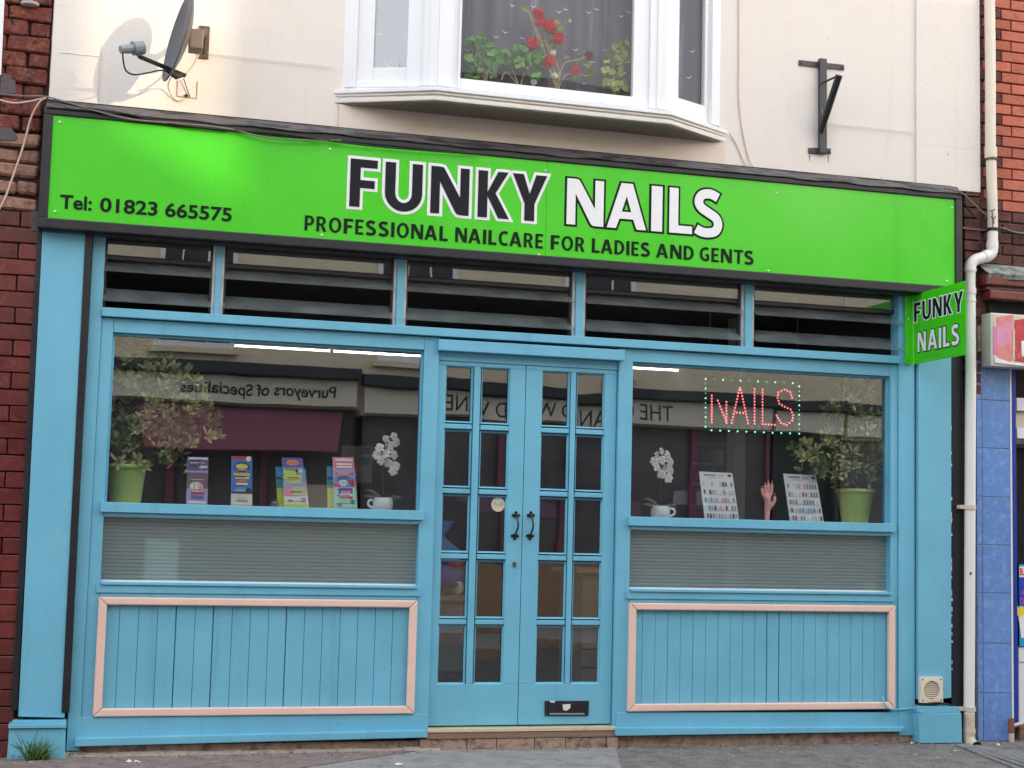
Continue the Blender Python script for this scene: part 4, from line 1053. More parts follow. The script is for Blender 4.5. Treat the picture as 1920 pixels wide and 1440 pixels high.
# black sign bracket
br = thing('sign_bracket', 'empty black steel sign bracket screwed to the cream wall right of the bay', 'bracket', (U(1538, 285, 0).x, -0.01, uz(1538, 290)))
def bar(a, b, w, y0, y1, nm='bar', m_='bracket_grey'):
    p, q = U(*a, 0), U(*b, 0); d = (q-p).normalized(); n_ = Vector((-d.z, 0, d.x))*w/2
    return MB().prism([((p+n_).x, (p+n_).z), ((q+n_).x, (q+n_).z), ((q-n_).x, (q-n_).z), ((p-n_).x, (p-n_).z)], y0, y1).build(nm, m_, br, 0.002)
bar((1497, 118), (1582, 127), 0.036, -0.008, -0.001); bar((1538.5, 113), (1538.5, 289), 0.048, -0.042, -0.0105)
bar((1515, 283), (1557, 284), 0.038, -0.0082, -0.001)
e0 = U(1539, 246, -0.045); e1 = U(1573.5, 141, -0.235)
MB().tube([e0, e1], 0.022, 10).build('strut', 'black_metal', br)
MB().tube([U(1537, 158, -0.043), e1+Vector((0, 0.01, 0.0))], 0.007, 6).build('stay', 'black_metal', br)
MB().tube([U(1541, 205, -0.05), U(1545, 226, -0.09)], 0.004, 5).build('pin', 'cable_grey', br)
for q in ((1501, 119), (1577, 127), (1519, 284), (1553, 285)):
    p = U(*q, 0); MB().disc_y((p.x, p.z), 0.007, -0.013, -0.0085, 8).build('bolt', 'black_metal', br)

for q in ((1518, 291, 12), (1553, 292, 14), (1545, 258, 9)):
    p = U(q[0], q[1], -0.001); p2 = U(q[0], q[1]+q[2], -0.001)
    MB().prism([(p.x-0.0035, p.z), (p.x+0.0035, p.z), (p2.x+0.001, p2.z), (p2.x-0.001, p2.z)], -0.0012, -0.0003).build('rust_run', 'rust_brown', br)
# thin cables
def cable(lab, pts, r=0.0045, m_='cable_grey', name='cable'):
    return tag(MB().tube(smoothpath([U(*p) for p in pts], 6), r, 6).build(name, m_), lab, 'cable', 'cables along the shop sign')
cable('white cable drooping along the flashing at the left end of the green sign', [(0, 176, -0.10), (45, 180, -0.10), (84, 181, -0.11), (120, 190, -0.155), (180, 208, -0.162), (250, 224, -0.164), (330, 231, -0.166), (420, 240, -0.166), (500, 258, -0.166), (560, 263, -0.166), (640, 263, -0.162)], 0.0045, 'cable_grey')
cable('thin dark cable above the green sign under the satellite dish', [(88, 186, -0.12), (150, 200, -0.158), (240, 214, -0.160), (330, 233, -0.165), (420, 243, -0.166), (520, 250, -0.165), (700, 274, -0.162), (900, 289, -0.160)], 0.005, 'rubber_black')
cable('slack cream cable hanging down the worn brick pier left of the sign', [(86, 184, -0.12), (74, 192, -0.10), (58, 222, -0.07), (45, 270, -0.05), (28, 320, -0.045), (10, 370, -0.04), (-6, 400, -0.04)], 0.006, 'cable_cream')
cable('sagging white cable at the far left edge above the worn bricks', [(-10, 184, -0.08), (25, 193, -0.08), (60, 189, -0.09), (84, 183, -0.10)], 0.0045, 'cable_white')
cable('grey cable running from the sign corner behind the cream downpipe', [(1770, 352, -0.165), (1800, 360, -0.16), (1820, 377, -0.12), (1838, 394, -0.07), (1850, 405, -0.045)], 0.006, 'cable_grey')
cable('dark cable looping from the sign side to the downpipe', [(1806, 378, -0.10), (1818, 395, -0.08), (1832, 410, -0.06), (1850, 412, -0.035)], 0.006, 'rubber_black')
cable('dirty cable crossing the dark bricks behind the downpipe joint', [(1804, 427, -0.05), (1825, 430, -0.012), (1858, 432, -0.012), (1880, 428, -0.05), (1905, 436, -0.04), (1940, 438, -0.04)], 0.006, 'cable_grey')
cable('black cable right of the downpipe on the orange bricks', [(1868, 426, -0.06), (1890, 434, -0.045), (1915, 440, -0.04), (1945, 442, -0.04)], 0.007, 'rubber_black')
cable('faint cream wire running down the cream wall beside the bay', [(1385, -20, -0.006), (1385, 107, -0.006), (1385, 180, -0.006), (1391, 240, -0.006), (1403, 295, -0.006), (1414, 316, -0.02)], 0.0035, 'cable_cream')
cable('short wire from the bay sill corner to the sign top', [(1368, 250, -0.012), (1380, 270, -0.006), (1393, 300, -0.006), (1400, 314, -0.02)], 0.0032, 'cable_cream')
cable('blue painted wire looping from the pink moulding to the right pilaster base', [(1656, 1306, 0.0), (1657, 1315, -0.03), (1666, 1328, -0.035), (1690, 1330, -0.02), (1712, 1328, -0.04), (1728, 1336, -0.09)], 0.005, 'blue_paint')
cable('black vent cable trailing under the air vent', [(1716, 1322, -0.03), (1740, 1319, -0.07), (1765, 1318, -0.07), (1790, 1325, -0.05), (1806, 1329, -0.05)], 0.006, 'rubber_black')

# ================================================================== DOWNPIPE
PY = -0.055
dp = thing('downpipe', 'white plastic downpipe with a swan neck bend at the right edge of the shop', 'downpipe', U(1819, 1400, PY))
def pv(px, py): return U(px, py, PY)
ru = 0.0345
MB().tube([pv(1855, -40), pv(1857, 120), pv(1857, 300)], ru, 18).build('pipe', 'old_pvc', dp, smooth=False)
MB().tube([pv(1858, 290), pv(1861, 400), pv(1861, 432)], ru-0.001, 18).build('pipe', 'old_pvc', dp)
MB().tube([pv(1857.5, 276), pv(1858, 296)], ru+0.005, 18).build('collar', 'old_pvc', dp)
MB().tube([pv(1858, 297.5), pv(1858, 301)], ru+0.006, 18).build('collar', 'rust_brown', dp)
MB().tube([pv(1861, 428), pv(1861, 434)], ru+0.003, 18).build('collar', 'rubber_black', dp)
MB().tube([pv(1861, 434), pv(1860.5, 464)], ru, 18).build('pipe', 'white_pvc', dp)
MB().tube([pv(1860.5, 453), pv(1860.5, 466)], ru+0.004, 18).build('collar', 'white_pvc', dp)
sp = smoothpath([pv(1860.5, 464), pv(1859, 474), pv(1851, 481), pv(1838, 484), pv(1826, 489), pv(1819.5, 499), pv(1819, 512)], 5)
MB().tube(sp, ru+0.002, 18).build('elbow', 'white_pvc', dp)
MB().tube([pv(1853, 479), pv(1845, 482)], ru+0.006, 18).build('collar', 'white_pvc', dp)
MB().tube([pv(1819, 504), pv(1819, 509)], ru+0.006, 18).build('collar', 'white_pvc', dp)
MB().tube([pv(1819, 508), pv(1820, 700), pv(1818.5, 1000), pv(1817, 1342)], ru-0.0005, 18).build('pipe', 'white_pvc', dp)
for (a, b) in ((541, 551), (562, 566)):
    MB().tube([pv(1819.3, a), pv(1819.3, b)], ru+0.003, 18).build('collar', 'white_pvc', dp)
for yy in (951, 1329):
    cl = MB().tube([pv(1818 if yy < 1000 else 1817, yy-4), pv(1818 if yy < 1000 else 1817, yy+4)], ru+0.007, 18).build('pipe_clip', 'dirty_pvc', dp)
    c = pv(1818 if yy < 1000 else 1817, yy); MB().box(c.x-0.075, c.x-0.03, PY-0.008, PY+0.03, c.z-0.012, c.z+0.012).build('clip_ear', 'dirty_pvc', cl, 0.002)
MB().tube([pv(1817, 1338), pv(1817, 1372)], ru+0.001, 18).build('pipe', 'dirty_pvc', dp)
MB().tube([pv(1817, 1366), pv(1817, 1374)], ru+0.006, 18).build('collar', 'dirty_pvc', dp)
sh = smoothpath([pv(1817, 1372), pv(1817, 1384), U(1820, 1393, PY-0.02), U(1826, 1399, PY-0.06), U(1832, 1402, PY-0.10)], 5)
MB().tube(sh, ru+0.003, 18, caps=False).build('shoe', 'dirty_pvc', dp)
t_ = (sh[-1]-sh[-2]).normalized(); MB().tube([sh[-1]-t_*0.012, sh[-1]-t_*0.010], ru-0.004, 18).build('shoe_mouth', 'dark_gap', dp)
p = U(1820, 1075, PY-ru); MB().ball((p.x, PY-ru, p.z), 0.008, 1, 0.4, 1).build('drill_hole', 'dark_gap', dp)
# cracked bits on the old pipe
for (a, b) in (((1854, 396), (1866, 392)), ((1860, 394), (1861, 430)), ((1861, 412), (1867, 405)), ((1858, 405), (1864, 420))):
    MB().tube([U(a[0], a[1], PY-ru-0.002), U((a[0]+b[0])/2+1, (a[1]+b[1])/2, PY-ru-0.003), U(b[0], b[1], PY-ru+0.004)], 0.003, 5).build('crack', 'rust_brown', dp)

# ================================================================== NEIGHBOURS
def brick_mesh(name, L_, H_, D_, m_, rough=0.004, bev=0.004, k=3):
    out = []
    for i in range(k):
        bm = bmesh.new(); bmesh.ops.create_cube(bm, size=1)
        for v in bm.verts:
            v.co = Vector((v.co.x*L_+random.uniform(-rough, rough), v.co.y*D_+random.uniform(-rough, rough)*0.7, v.co.z*H_+random.uniform(-rough, rough)))
        bmesh.ops.bevel(bm, geom=list(bm.edges), offset=bev, segments=1, affect='EDGES')
        me = bpy.data.meshes.new(name); bm.to_mesh(me); bm.free(); me.materials.append(M[m_]); out.append(me)
    return out
# --- left: pier of glazed bricks below, worn bricks above
nl = thing('brick_pier', 'dark red brick pier at the left edge, glazed bricks below and crumbling bricks above', 'brick pier', (-0.1, 0.05, 0.0))
boxo('pier_core', 'dark_mortar', nl, -1.2, ux(76, 700, 0)+0.02, 0.005, 0.6, -0.02, 3.0, 0)
boxo('pier_core', 'dark_mortar', nl, -1.2, wl-0.003, 0.012, 0.6, 3.0, 6.2, 0)
xr = ux(72, 480, -0.0)+0.01
pitch = 0.0885; bw = 0.225
gm = {}
z = 0.0; row_i = 0
gms = brick_mesh('brick', bw-0.008, pitch-0.007, 0.10, 'glazed_brick', 0.0012, 0.003)
gmh = brick_mesh('brick', bw/2-0.008, pitch-0.007, 0.10, 'glazed_brick', 0.0012, 0.003)
wms = brick_mesh('brick', bw-0.010, pitch-0.007, 0.11, 'worn_brick', 0.006, 0.009, 5)
wmh = brick_mesh('brick', bw/2-0.010, pitch-0.010, 0.11, 'worn_brick', 0.006, 0.007, 4)
sms = brick_mesh('brick', bw-0.014, pitch-0.020, 0.11, 'spalled_brick', 0.010, 0.012, 5)
smh = brick_mesh('brick', bw/2-0.012, pitch-0.018, 0.11, 'spalled_brick', 0.010, 0.012, 4)
while z < 4.6:
    xe = xr if z < 2.86 else (ux(74, 330, 0) if z < 3.56 else wl-0.006)
    x = xe
    first = True
    while x > -0.42:
        half = (row_i % 2 == 0 and first)
        w_ = bw/2 if half else bw
        cx = x-w_/2; zc = z+pitch/2
        worn = z > 2.86
        sp_ = 2.9 < z < 3.32 and cx < 0.10
        msh = (smh if half else sms) if sp_ else ((wmh if half else wms) if worn else (gmh if half else gms))
        dy = random.uniform(-0.003, 0.003)+(random.uniform(-0.008, 0.018) if worn else 0)
        link('brick', random.choice(msh), nl, (cx, 0.03+dy, zc))
        first = False; x -= w_
    z += pitch; row_i += 1
for pts in ([(2, 138), (28, 136), (30, 176), (0, 174)], [(-8, 232), (12, 226), (34, 258), (30, 264), (-8, 262)], [(58, 395), (78, 396), (72, 436), (58, 432)]):
    pxo('cement_patch', 'slate_grey', nl, pts, -0.026, 0.0, 0.002)
lamp = MB(); c_ = U(56, 12, -0.03); lamp.lathe([(0.005, 0.0), (0.045, 0.005), (0.05, 0.018), (0.02, 0.03)], (c_.x, -0.03, c_.z), 16)
tag(lamp.build('wall_fitting', 'aluminium'), 'small oval metal fitting on the worn bricks at the top left corner', 'fitting')
wf = MB().prism([xz(*q, -0.04) for q in ((-60, -60), (11, -60), (2, 140), (-60, 140))], -0.04, 0.05).build('window_surround', 'white_paint', nl, 0.003)
# --- right: orange brick wall above, tiled pier and shopfront below
nr_ = thing('brick_building', 'orange brick building at the right edge with a blue tiled pier and red cornice', 'building', (6.3, 0.1, 0.0))
BY = 0.02
zc0 = uz(1890, 505, BY)
boxo('wall_core', 'mortar', nr_, wr+0.003, 8.2, BY+0.006, 0.6, zc0-0.02, 6.2, 0)
boxo('wall_core', 'dark_mortar', nr_, ux(1806, 900, 0)+0.002, ux(1834, 900, 0), 0.022, 0.6, -0.02, zc0-0.021, 0)
boxo('upper_roof', 'roof_slate', nr_, wr+0.06, 8.4, -0.2, 6.2, 6.21, 6.4, 0)
p_ = 0.0724; bl = 0.2175
oms = brick_mesh('brick', bl-0.010, p_-0.010, 0.10, 'orange_brick', 0.0015, 0.003, 4)
dms = brick_mesh('brick', bl-0.010, p_-0.010, 0.10, 'dark_brick', 0.003, 0.004, 4)
xA, xB = ux(1895, 300, BY), ux(1876.5, 300, BY)
z = uz(1890, 39, BY)
while z > zc0+p_: z -= p_
k = 0
while z < 4.95:
    x = (xA if k % 2 == 0 else xB)-2*bl
    while x < 6.75:
        cx = x+bl/2
        if cx+bl/2 > wr+0.01:
            dk = z < uz(1890, 400, BY) or (cx < ux(1850, 300, BY) )
            if cx-bl/2 < wr+0.006:
                # cut brick at the corner
                xa = wr+0.006; xb = cx+bl/2-0.010
                if xb-xa > 0.02: boxo('brick', 'dark_brick', nr_, xa, xb, BY-0.02, BY+0.05, z+0.005, z+p_-0.005, 0.002)
            else:
                link('brick', random.choice(dms if dk else oms), nr_, (cx, BY+0.035+random.uniform(-0.002, 0.002), z+p_/2))
        x += bl
    z += p_; k += 1
# cut bricks below the render, beside the sign
z = 2.2
while z < wbR-0.02:
    boxo('brick', 'dark_brick', nr_, ux(1807, 450, 0)+random.uniform(0, 0.01), ux(1838, 450, 0)-0.004, -0.006, 0.02, z+0.004, z+p_-0.006, 0.003)
    if z > zc0-0.05: boxo('brick', 'dark_brick', nr_, ux(1838, 450, 0), wr+0.004, -0.006, 0.0255, z+0.004, z+p_-0.006, 0.003)
    z += p_
# lead on the cornice and the red cornice itself
mb = MB(); n = 20; A = []; B_ = []
for k in range(n+1):
    x = ux(1846, 505, -0.08)+(1.2)*k/n
    A.append((x, 0.015, uz(1890, 500, 0.0)+0.012)); B_.append((x, -0.13+0.012*sin(k*1.3), uz(1880, 514, -0.12)+0.012*mnoise.noise(Vector((x*9, 1, 2)))))
mb.add(A+B_, [(k, k+1, n+2+k, n+1+k) for k in range(n)]); mb.add([(a[0], a[1], a[2]-0.006) for a in A]+[(b[0], b[1], b[2]-0.008) for b in B_], [(k, n+1+k, n+2+k, k+1) for k in range(n)])
mb.add(B_+[(b[0], b[1]+0.01, b[2]-0.03) for b in B_], [(k, k+1, n+2+k, n+1+k) for k in range(n)])
mb.build('cornice_lead', 'lead_green', nr_, smooth=True)
ca = ux(1853, 545, -0.10); zc_ = lambda py, Y=-0.1: uz(1890, py, Y)
boxo('cornice', 'terracotta_paint', nr_, ca-0.02, 8.2, -0.115, 0.02, zc_(537), zc_(517), 0.01)
boxo('cornice', 'terracotta_paint', nr_, ca+0.0, 8.2, -0.085, 0.02, zc_(545), zc_(537.5), 0.004)
boxo('cornice', 'terracotta_paint', nr_, ca+0.015, 8.2, -0.10, 0.02, zc_(562), zc_(545.5), 0.008)
boxo('cornice_soffit', 'dark_gap', nr_, ca+0.05, 8.2, -0.03, 0.05, zc_(640), zc_(562.5), 0)
boxo('pier_stone', 'dark_brick', nr_, ux(1832, 600, 0), ca+0.12, -0.002, 0.1, uz(1845, 604, 0), uz(1845, 520, 0), 0.006)
cs = pxo('pier_capital', 'plinth_stone', nr_, [(1833, 612), (1856, 600), (1862, 622), (1860, 660), (1833, 660)], -0.02, 0.1, 0.01)
# tiles
boxo('pier_backing', 'grout', nr_, ux(1831, 900, 0), ux(1897, 900, 0), 0.004, 0.3, -0.02, uz(1860, 660, 0), 0)
xs_ = [(ux(1831, 900, 0), ux(1841, 900, 0)-0.002), (ux(1841, 900, 0)+0.002, ux(1893.5, 900, 0))]
zs_ = [uz(1870, y, 0) for y in (660, 751, 841, 932, 1022, 1112, 1206, 1299, 1391)]
for (xa, xb) in xs_:
    for i in range(8):
        boxo('tile', 'blue_tile', nr_, xa, xb, -0.004, 0.0035, max(0.002, zs_[i+1]+0.0025), zs_[i]-0.0025, 0.0015)
boxo('tile_trim', 'white_pvc', nr_, ux(1893.7, 900, 0), ux(1896.5, 900, 0), -0.008, 0.02, 0.0, zs_[0], 0.001)
boxo('shop_frame', 'royal_blue', nr_, ux(1896.7, 900, 0), ux(1905.5, 900, 0), -0.002, 0.12, 0.08, uz(1900, 684, 0), 0.002)
fx = ux(1905.8, 900, 0.05)
boxo('shop_frame', 'white_paint', nr_, fx, 8.2, 0.04, 0.1, uz(1912, 770, 0.04), uz(1912, 746, 0.04), 0.003)
boxo('shop_frame', 'white_paint', nr_, fx, 8.2, 0.04, 0.1, uz(1912, 822, 0.04), uz(1912, 802, 0.04), 0.003)
boxo('shop_glass', 'cream_board', nr_, fx, 8.2, 0.07, 0.075, uz(1912, 801.5, 0.04), uz(1912, 770.5, 0.04), 0)
MB().box(fx, 8.2, 0.07, 0.074, uz(1912, 1240, 0.04), uz(1912, 822, 0.04)).build('shop_glass', 'opposite_glass', nr_)
boxo('shop_back', 'interior_dark', nr_, fx-0.01, 8.2, 0.35, 0.45, 0.0, uz(1912, 640, 0.04), 0)
boxo('shop_panel', 'white_paint', nr_, fx, 8.2, 0.04, 0.1, uz(1912, 1241, 0.04), uz(1912, 1214, 0.04), 0.003)
for k in range(7):
    boxo('panel_board', 'white_paint', nr_, fx+0.004+k*0.09, fx+0.09+k*0.09, 0.048, 0.08, 0.11, uz(1912, 1242, 0.04), 0.003)
boxo('shop_base', 'plinth_stone', nr_, fx-0.02, 8.2, 0.0, 0.3, -0.02, 0.105, 0.006)
ps = thing('poster', 'blue poster with red lettering and a cone of chips in the right shop window', 'poster', (fx+0.25, 0.03, uz(1912, 1212, 0.03)))
z1_, z0_ = uz(1912, 1058, 0.03), uz(1912, 1212, 0.03)
boxo('poster_sheet', 'p_cyan', ps, fx+0.001, fx+0.55, 0.030, 0.034, z0_, z1_, 0)
boxo('poster_band', 'p_white', ps, fx+0.003, fx+0.548, 0.0285, 0.0297, uz(1912, 1082, 0.03), uz(1912, 1062, 0.03), 0)
boxo('poster_field', 'p_royal', ps, fx+0.003, fx+0.548, 0.0285, 0.0297, uz(1912, 1135, 0.03), uz(1912, 1082.5, 0.03), 0)
put_text('poster_text', 'BU', 'p_red', ps, fx+0.006, ux(1921, 1070, 0.03), uz(1912, 1079, 0.03), uz(1912, 1065, 0.03), 0.0275, 0.03, thick=0.0006)
put_text('poster_text', 'Chi', 'p_hotpink', ps, fx+0.006, ux(1922, 1125, 0.03), uz(1912, 1132, 0.03), uz(1912, 1121, 0.03), 0.0275, 0.02, thick=0.0006)
put_text('poster_text', 'c', 'p_hotpink', ps, ux(1916, 1110, 0.03), ux(1923, 1110, 0.03), uz(1912, 1115, 0.03), uz(1912, 1103, 0.03), 0.0275, 0.02, thick=0.0006)
pxo('chip_cone', 'p_white', ps, [(1909, 1150), (1930, 1150), (1926, 1196), (1915, 1196)], 0.0275, 0.0296, 0)
for k in range(7):
    pxo('chip', 'p_yellow', ps, [(1906+k*3.4, 1137+2*(k % 2)), (1909+k*3.4, 1136+2*(k % 2)), (1911+k*3, 1155), (1908+k*3, 1155)], 0.0262, 0.0274-0.0001*k, 0)
# pink sign of the neighbour
ic = thing('neighbour_sign', 'faded pink lightbox sign with a tall ice cream sundae picture under the red cornice', 'sign', (ux(1890, 684, -0.1)+0.1, -0.1, uz(1890, 685, -0.12)))
yq = -0.13
qx0 = ux(1858, 640, yq); qz0, qz1 = uz(1860, 686, yq), uz(1860, 586, yq)
boxo('sign_case', 'aluminium', ic, qx0, qx0+0.75, yq, -0.02, qz0, qz1, 0.006)
boxo('sign_face', 'p_beige', ic, qx0+0.018, qx0+0.735, yq-0.003, yq-0.0005, qz0+0.02, qz1-0.012, 0.001)
pxo('picture', 'p_pinkish', ic, [(1869, 594), (1900, 590), (1899, 640), (1897, 678), (1872, 676), (1868, 640)], yq-0.0055, yq-0.0035, 0.001)
pxo('picture', 'p_hotpink_pale', ic, [(1863, 612), (1868, 612), (1870, 666), (1863, 664)], yq-0.0045, yq-0.0034, 0)
pxo('picture', 'p_redpale', ic, [(1903, 600), (1935, 596), (1935, 682), (1902, 676), (1900, 640)], yq-0.0065, yq-0.0036, 0.001)
pxo('picture', 'p_beige', ic, [(1900, 620), (1903, 616), (1903, 676), (1899, 672)], yq-0.0075, yq-0.0036, 0)
pxo('picture', 'p_white', ic, [(1915, 640), (1935, 634), (1935, 672), (1916, 668)], yq-0.0085, yq-0.0067, 0.001)
pxo('picture', 'p_white', ic, [(1866, 670), (1898, 680), (1935, 684), (1935, 688), (1866, 680)], yq-0.0088, yq-0.0036, 0)
# rusty waste stub at the foot
wsb = thing('waste_pipe', 'rusty brown waste pipe stub with a cream collar at the foot of the tiled pier', 'pipe', U(1898, 1408, -0.05))
MB().tube([U(1896, 1347, -0.05), U(1896, 1374, -0.05)], 0.019, 12).build('pipe_stub', 'rust_red', wsb)
MB().tube([U(1896.5, 1374, -0.05), U(1897, 1392, -0.05)], 0.017, 12).build('pipe_collar', 'dirty_pvc', wsb)
MB().tube([U(1897, 1392, -0.05), U(1898, 1409, -0.05)], 0.020, 12).build('pipe_foot', 'slate_grey', wsb)
MB().tube([U(1900, 1360, -0.05), U(1925, 1354, -0.05), U(1960, 1354, -0.05)], 0.011, 10).build('side_branch', 'dirty_pvc', wsb)

# weed at the left pilaster base
wd_ = thing('weed', 'green grassy weed growing against the left pilaster base', 'weed', (ux(68, 1430, -0.12), -0.13, 0.0))
mb = MB(); c = Vector((ux(68, 1432, -0.125), -0.125, 0.0))
for k in range(90):
    a = random.uniform(0, 2*pi); ln_ = random.uniform(0.06, 0.16)*(1.45 if k % 7 == 0 else 0.95); sp_ = random.uniform(0.1, 0.9)
    d = Vector((cos(a)*sp_, sin(a)*sp_*0.6-0.15, 1)).normalized(); b = c+Vector((random.uniform(-0.06, 0.06), random.uniform(-0.03, 0.02), 0))
    s = d.cross(Vector((random.random(), random.random(), 0.2))).normalized()*random.uniform(0.002, 0.005)
    m1 = b+d*ln_*0.55; tip = b+d*ln_+Vector((d.x, d.y, -0.3))*ln_*0.3
    mb.add([b-s, b+s, m1+s*0.9, m1-s*0.9, tip], [(0, 1, 2, 3), (3, 2, 4)])
mb.build('blades', 'weed_green', wd_)
mb = MB()
for k in range(70):
    x = random.uniform(0.0, 0.55); y = -0.105+random.uniform(-0.06, 0.01) if x < 0.4 else -0.02+random.uniform(-0.03, 0.0); s = random.uniform(0.004, 0.012)
    n_ = Vector((random.uniform(-1, 1), random.uniform(-1, 0.2), random.uniform(0.3, 1))).normalized(); t1 = n_.orthogonal().normalized()*s; t2 = n_.cross(t1)
    cc = Vector((x, y, 0.012+random.uniform(0, 0.012))); mb.add([cc-t1, cc-t2*0.6, cc+t1, cc+t2*0.6], [(0, 1, 2, 3)])
dbm = MB()
rd_ = random.Random(5)
for k in range(420):
    x = rd_.uniform(0.1, 6.3); y = -0.035-abs(rd_.gauss(0, 0.07))-(0.06 if x < 0.42 or x > 5.5 else 0); r_ = rd_.uniform(0.002, 0.008); dbm.mi = rd_.randint(0, 2)
    n_ = 5; a0 = rd_.uniform(0, 6); ring = [(x+r_*cos(a0+2*pi*j/n_)*rd_.uniform(0.6, 1.3), y+r_*sin(a0+2*pi*j/n_)*rd_.uniform(0.6, 1.3), 0.0046) for j in range(n_)]
    dbm.add(ring+[(x, y, 0.0046+r_*rd_.uniform(0.4, 0.9))], [(j, (j+1) % n_, n_) for j in range(n_)])
stuff(tag(dbm.build('grit', ['plinth_stone', 'soil', 'litter_grey']), 'grit and crumbs of mortar scattered along the foot of the shopfront', 'grit'))
stuff(tag(mb.build('leaf_litter', 'weed_green'), 'tiny green sprouts and leaf bits along the foot of the left pilaster', 'leaf litter'))

# ================================================================== WINDOW DISPLAY
SH = 1.3455                                    # top of the window boards
def leaf_quad(mb, b, d, up, L_, w_, fold=0.25):
    d = d.normalized(); s = d.cross(up)
    if s.length < 1e-4: s = d.orthogonal()
    s.normalize(); n_ = s.cross(d)
    p1 = b+d*L_*0.55; p2 = b+d*L_
    l1 = p1+s*w_-n_*(-fold*w_); r1 = p1-s*w_-n_*(-fold*w_)
    l0 = b+d*L_*0.2+s*w_*0.45; r0 = b+d*L_*0.2-s*w_*0.45
    l2 = b+d*L_*0.86+s*w_*0.7; r2 = b+d*L_*0.86-s*w_*0.7
    mb.add([b, l0, l1, l2, p2, r2, r1, r0, p1-n_*0.001], [(0, 1, 8), (1, 2, 8), (2, 3, 8), (3, 4, 8), (4, 5, 8), (5, 6, 8), (6, 7, 8), (7, 0, 8)])
def shrub(lab, potc, rt, rb, hp, blobs, Y, nros, seed):
    random.seed(seed)
    x, z0_ = potc
    t = thing('potted_shrub', lab, 'plant', (x, Y, SH), 'potted shrubs in the shop windows')
    c = (x, Y, SH)
    pt = MB().lathe([(rb*0.96, 0), (rb, 0.004), (rt*0.93, hp*0.80), (rt*0.95, hp*0.81), (rt*0.95, hp*0.9), (rt*1.04, hp*0.9), (rt*1.06, hp*0.93), (rt*1.06, hp), (rt*0.97, hp), (rt*0.95, hp*0.9)], c, 28, False).build('pot', 'pot_green', t, smooth=False)
    for f in pt.data.polygons: f.use_smooth = True
    MB().lathe([(0.001, hp*0.9), (rt*0.955, hp*0.9)], c, 20, False).build('soil', 'soil', t)
    mb = [MB(), MB()]; st_ = MB(); crown = Vector((x, Y, SH+hp*1.25))
    st_.tube([(x, Y, SH+hp*0.85), (x+0.01, Y, SH+hp*1.3), crown], [0.016, 0.014, 0.012], 7)
    wts = [b[2]*b[2] for b in blobs]
    for i in range(nros):
        bx, by, br_ = random.choices(blobs, wts)[0]
        a = random.uniform(0, 2*pi); rr = br_*sqrt(random.random()); yy = Y+random.uniform(-0.11, 0.16)*(1 if br_ > 25 else 0.6)
        p = U(bx+rr*cos(a), by+rr*sin(a), yy)
        cen = U(bx, by, Y)
        out = (p-cen); out = (out.normalized() if out.length > 0 else Vector((0, 0, 1)))*0.8+Vector((random.uniform(-.4, .4), random.uniform(-0.8, 0.2), 0.75))
        out.normalize()
        if i % 6 == 0: st_.tube([crown.lerp(cen, 0.35), cen.lerp(p, 0.5)+Vector((0, 0, -0.02)), p], [0.006, 0.004, 0.0025], 5)
        k0 = random.uniform(0, 2*pi); nl_ = random.randint(7, 11)
        t1 = out.orthogonal().normalized(); t2 = out.cross(t1)
        which = mb[0] if random.random() < 0.6 else mb[1]
        for k in range(nl_):
            an = k0+2.4*k; tilt = random.uniform(0.35, 0.95) if k > 2 else 0.15
            d = out*cos(tilt*1.45)+(t1*cos(an)+t2*sin(an))*sin(tilt*1.45)
            leaf_quad(which, p+d*0.004, d, out, random.uniform(0.040, 0.070), random.uniform(0.008, 0.0130))
    mb[0].build('foliage', 'shrub_leaf', t); mb[1].build('foliage', 'shrub_leaf_dark', t)
    st_.build('branches', 'bark', t)
    return t
Yp = 0.24
px_ = ux(236, 905, Yp)
shrub('bushy shrub in a lime green pot in the left shop window', (px_, 0), 0.112, 0.086, uz(236, 871, Yp)-SH, [(262, 690, 50), (300, 720, 55), (345, 745, 38), (250, 765, 52), (320, 790, 52), (270, 825, 52), (375, 800, 36), (340, 845, 30), (225, 830, 30), (270, 655, 26), (365, 870, 16), (235, 855, 26)], Yp, 390, 11)
px_ = ux(1603, 950, Yp)
shrub('bushy shrub in a lime green pot in the right shop window', (px_, 0), 0.120, 0.084, uz(1603, 917, Yp)-SH, [(1600, 860, 46), (1560, 850, 40), (1625, 810, 42), (1570, 800, 40), (1525, 860, 30), (1630, 870, 34), (1610, 750, 34), (1595, 720, 22), (1640, 770, 24), (1500, 845, 16), (1590, 900, 26)], Yp, 320, 12)
random.seed(3)

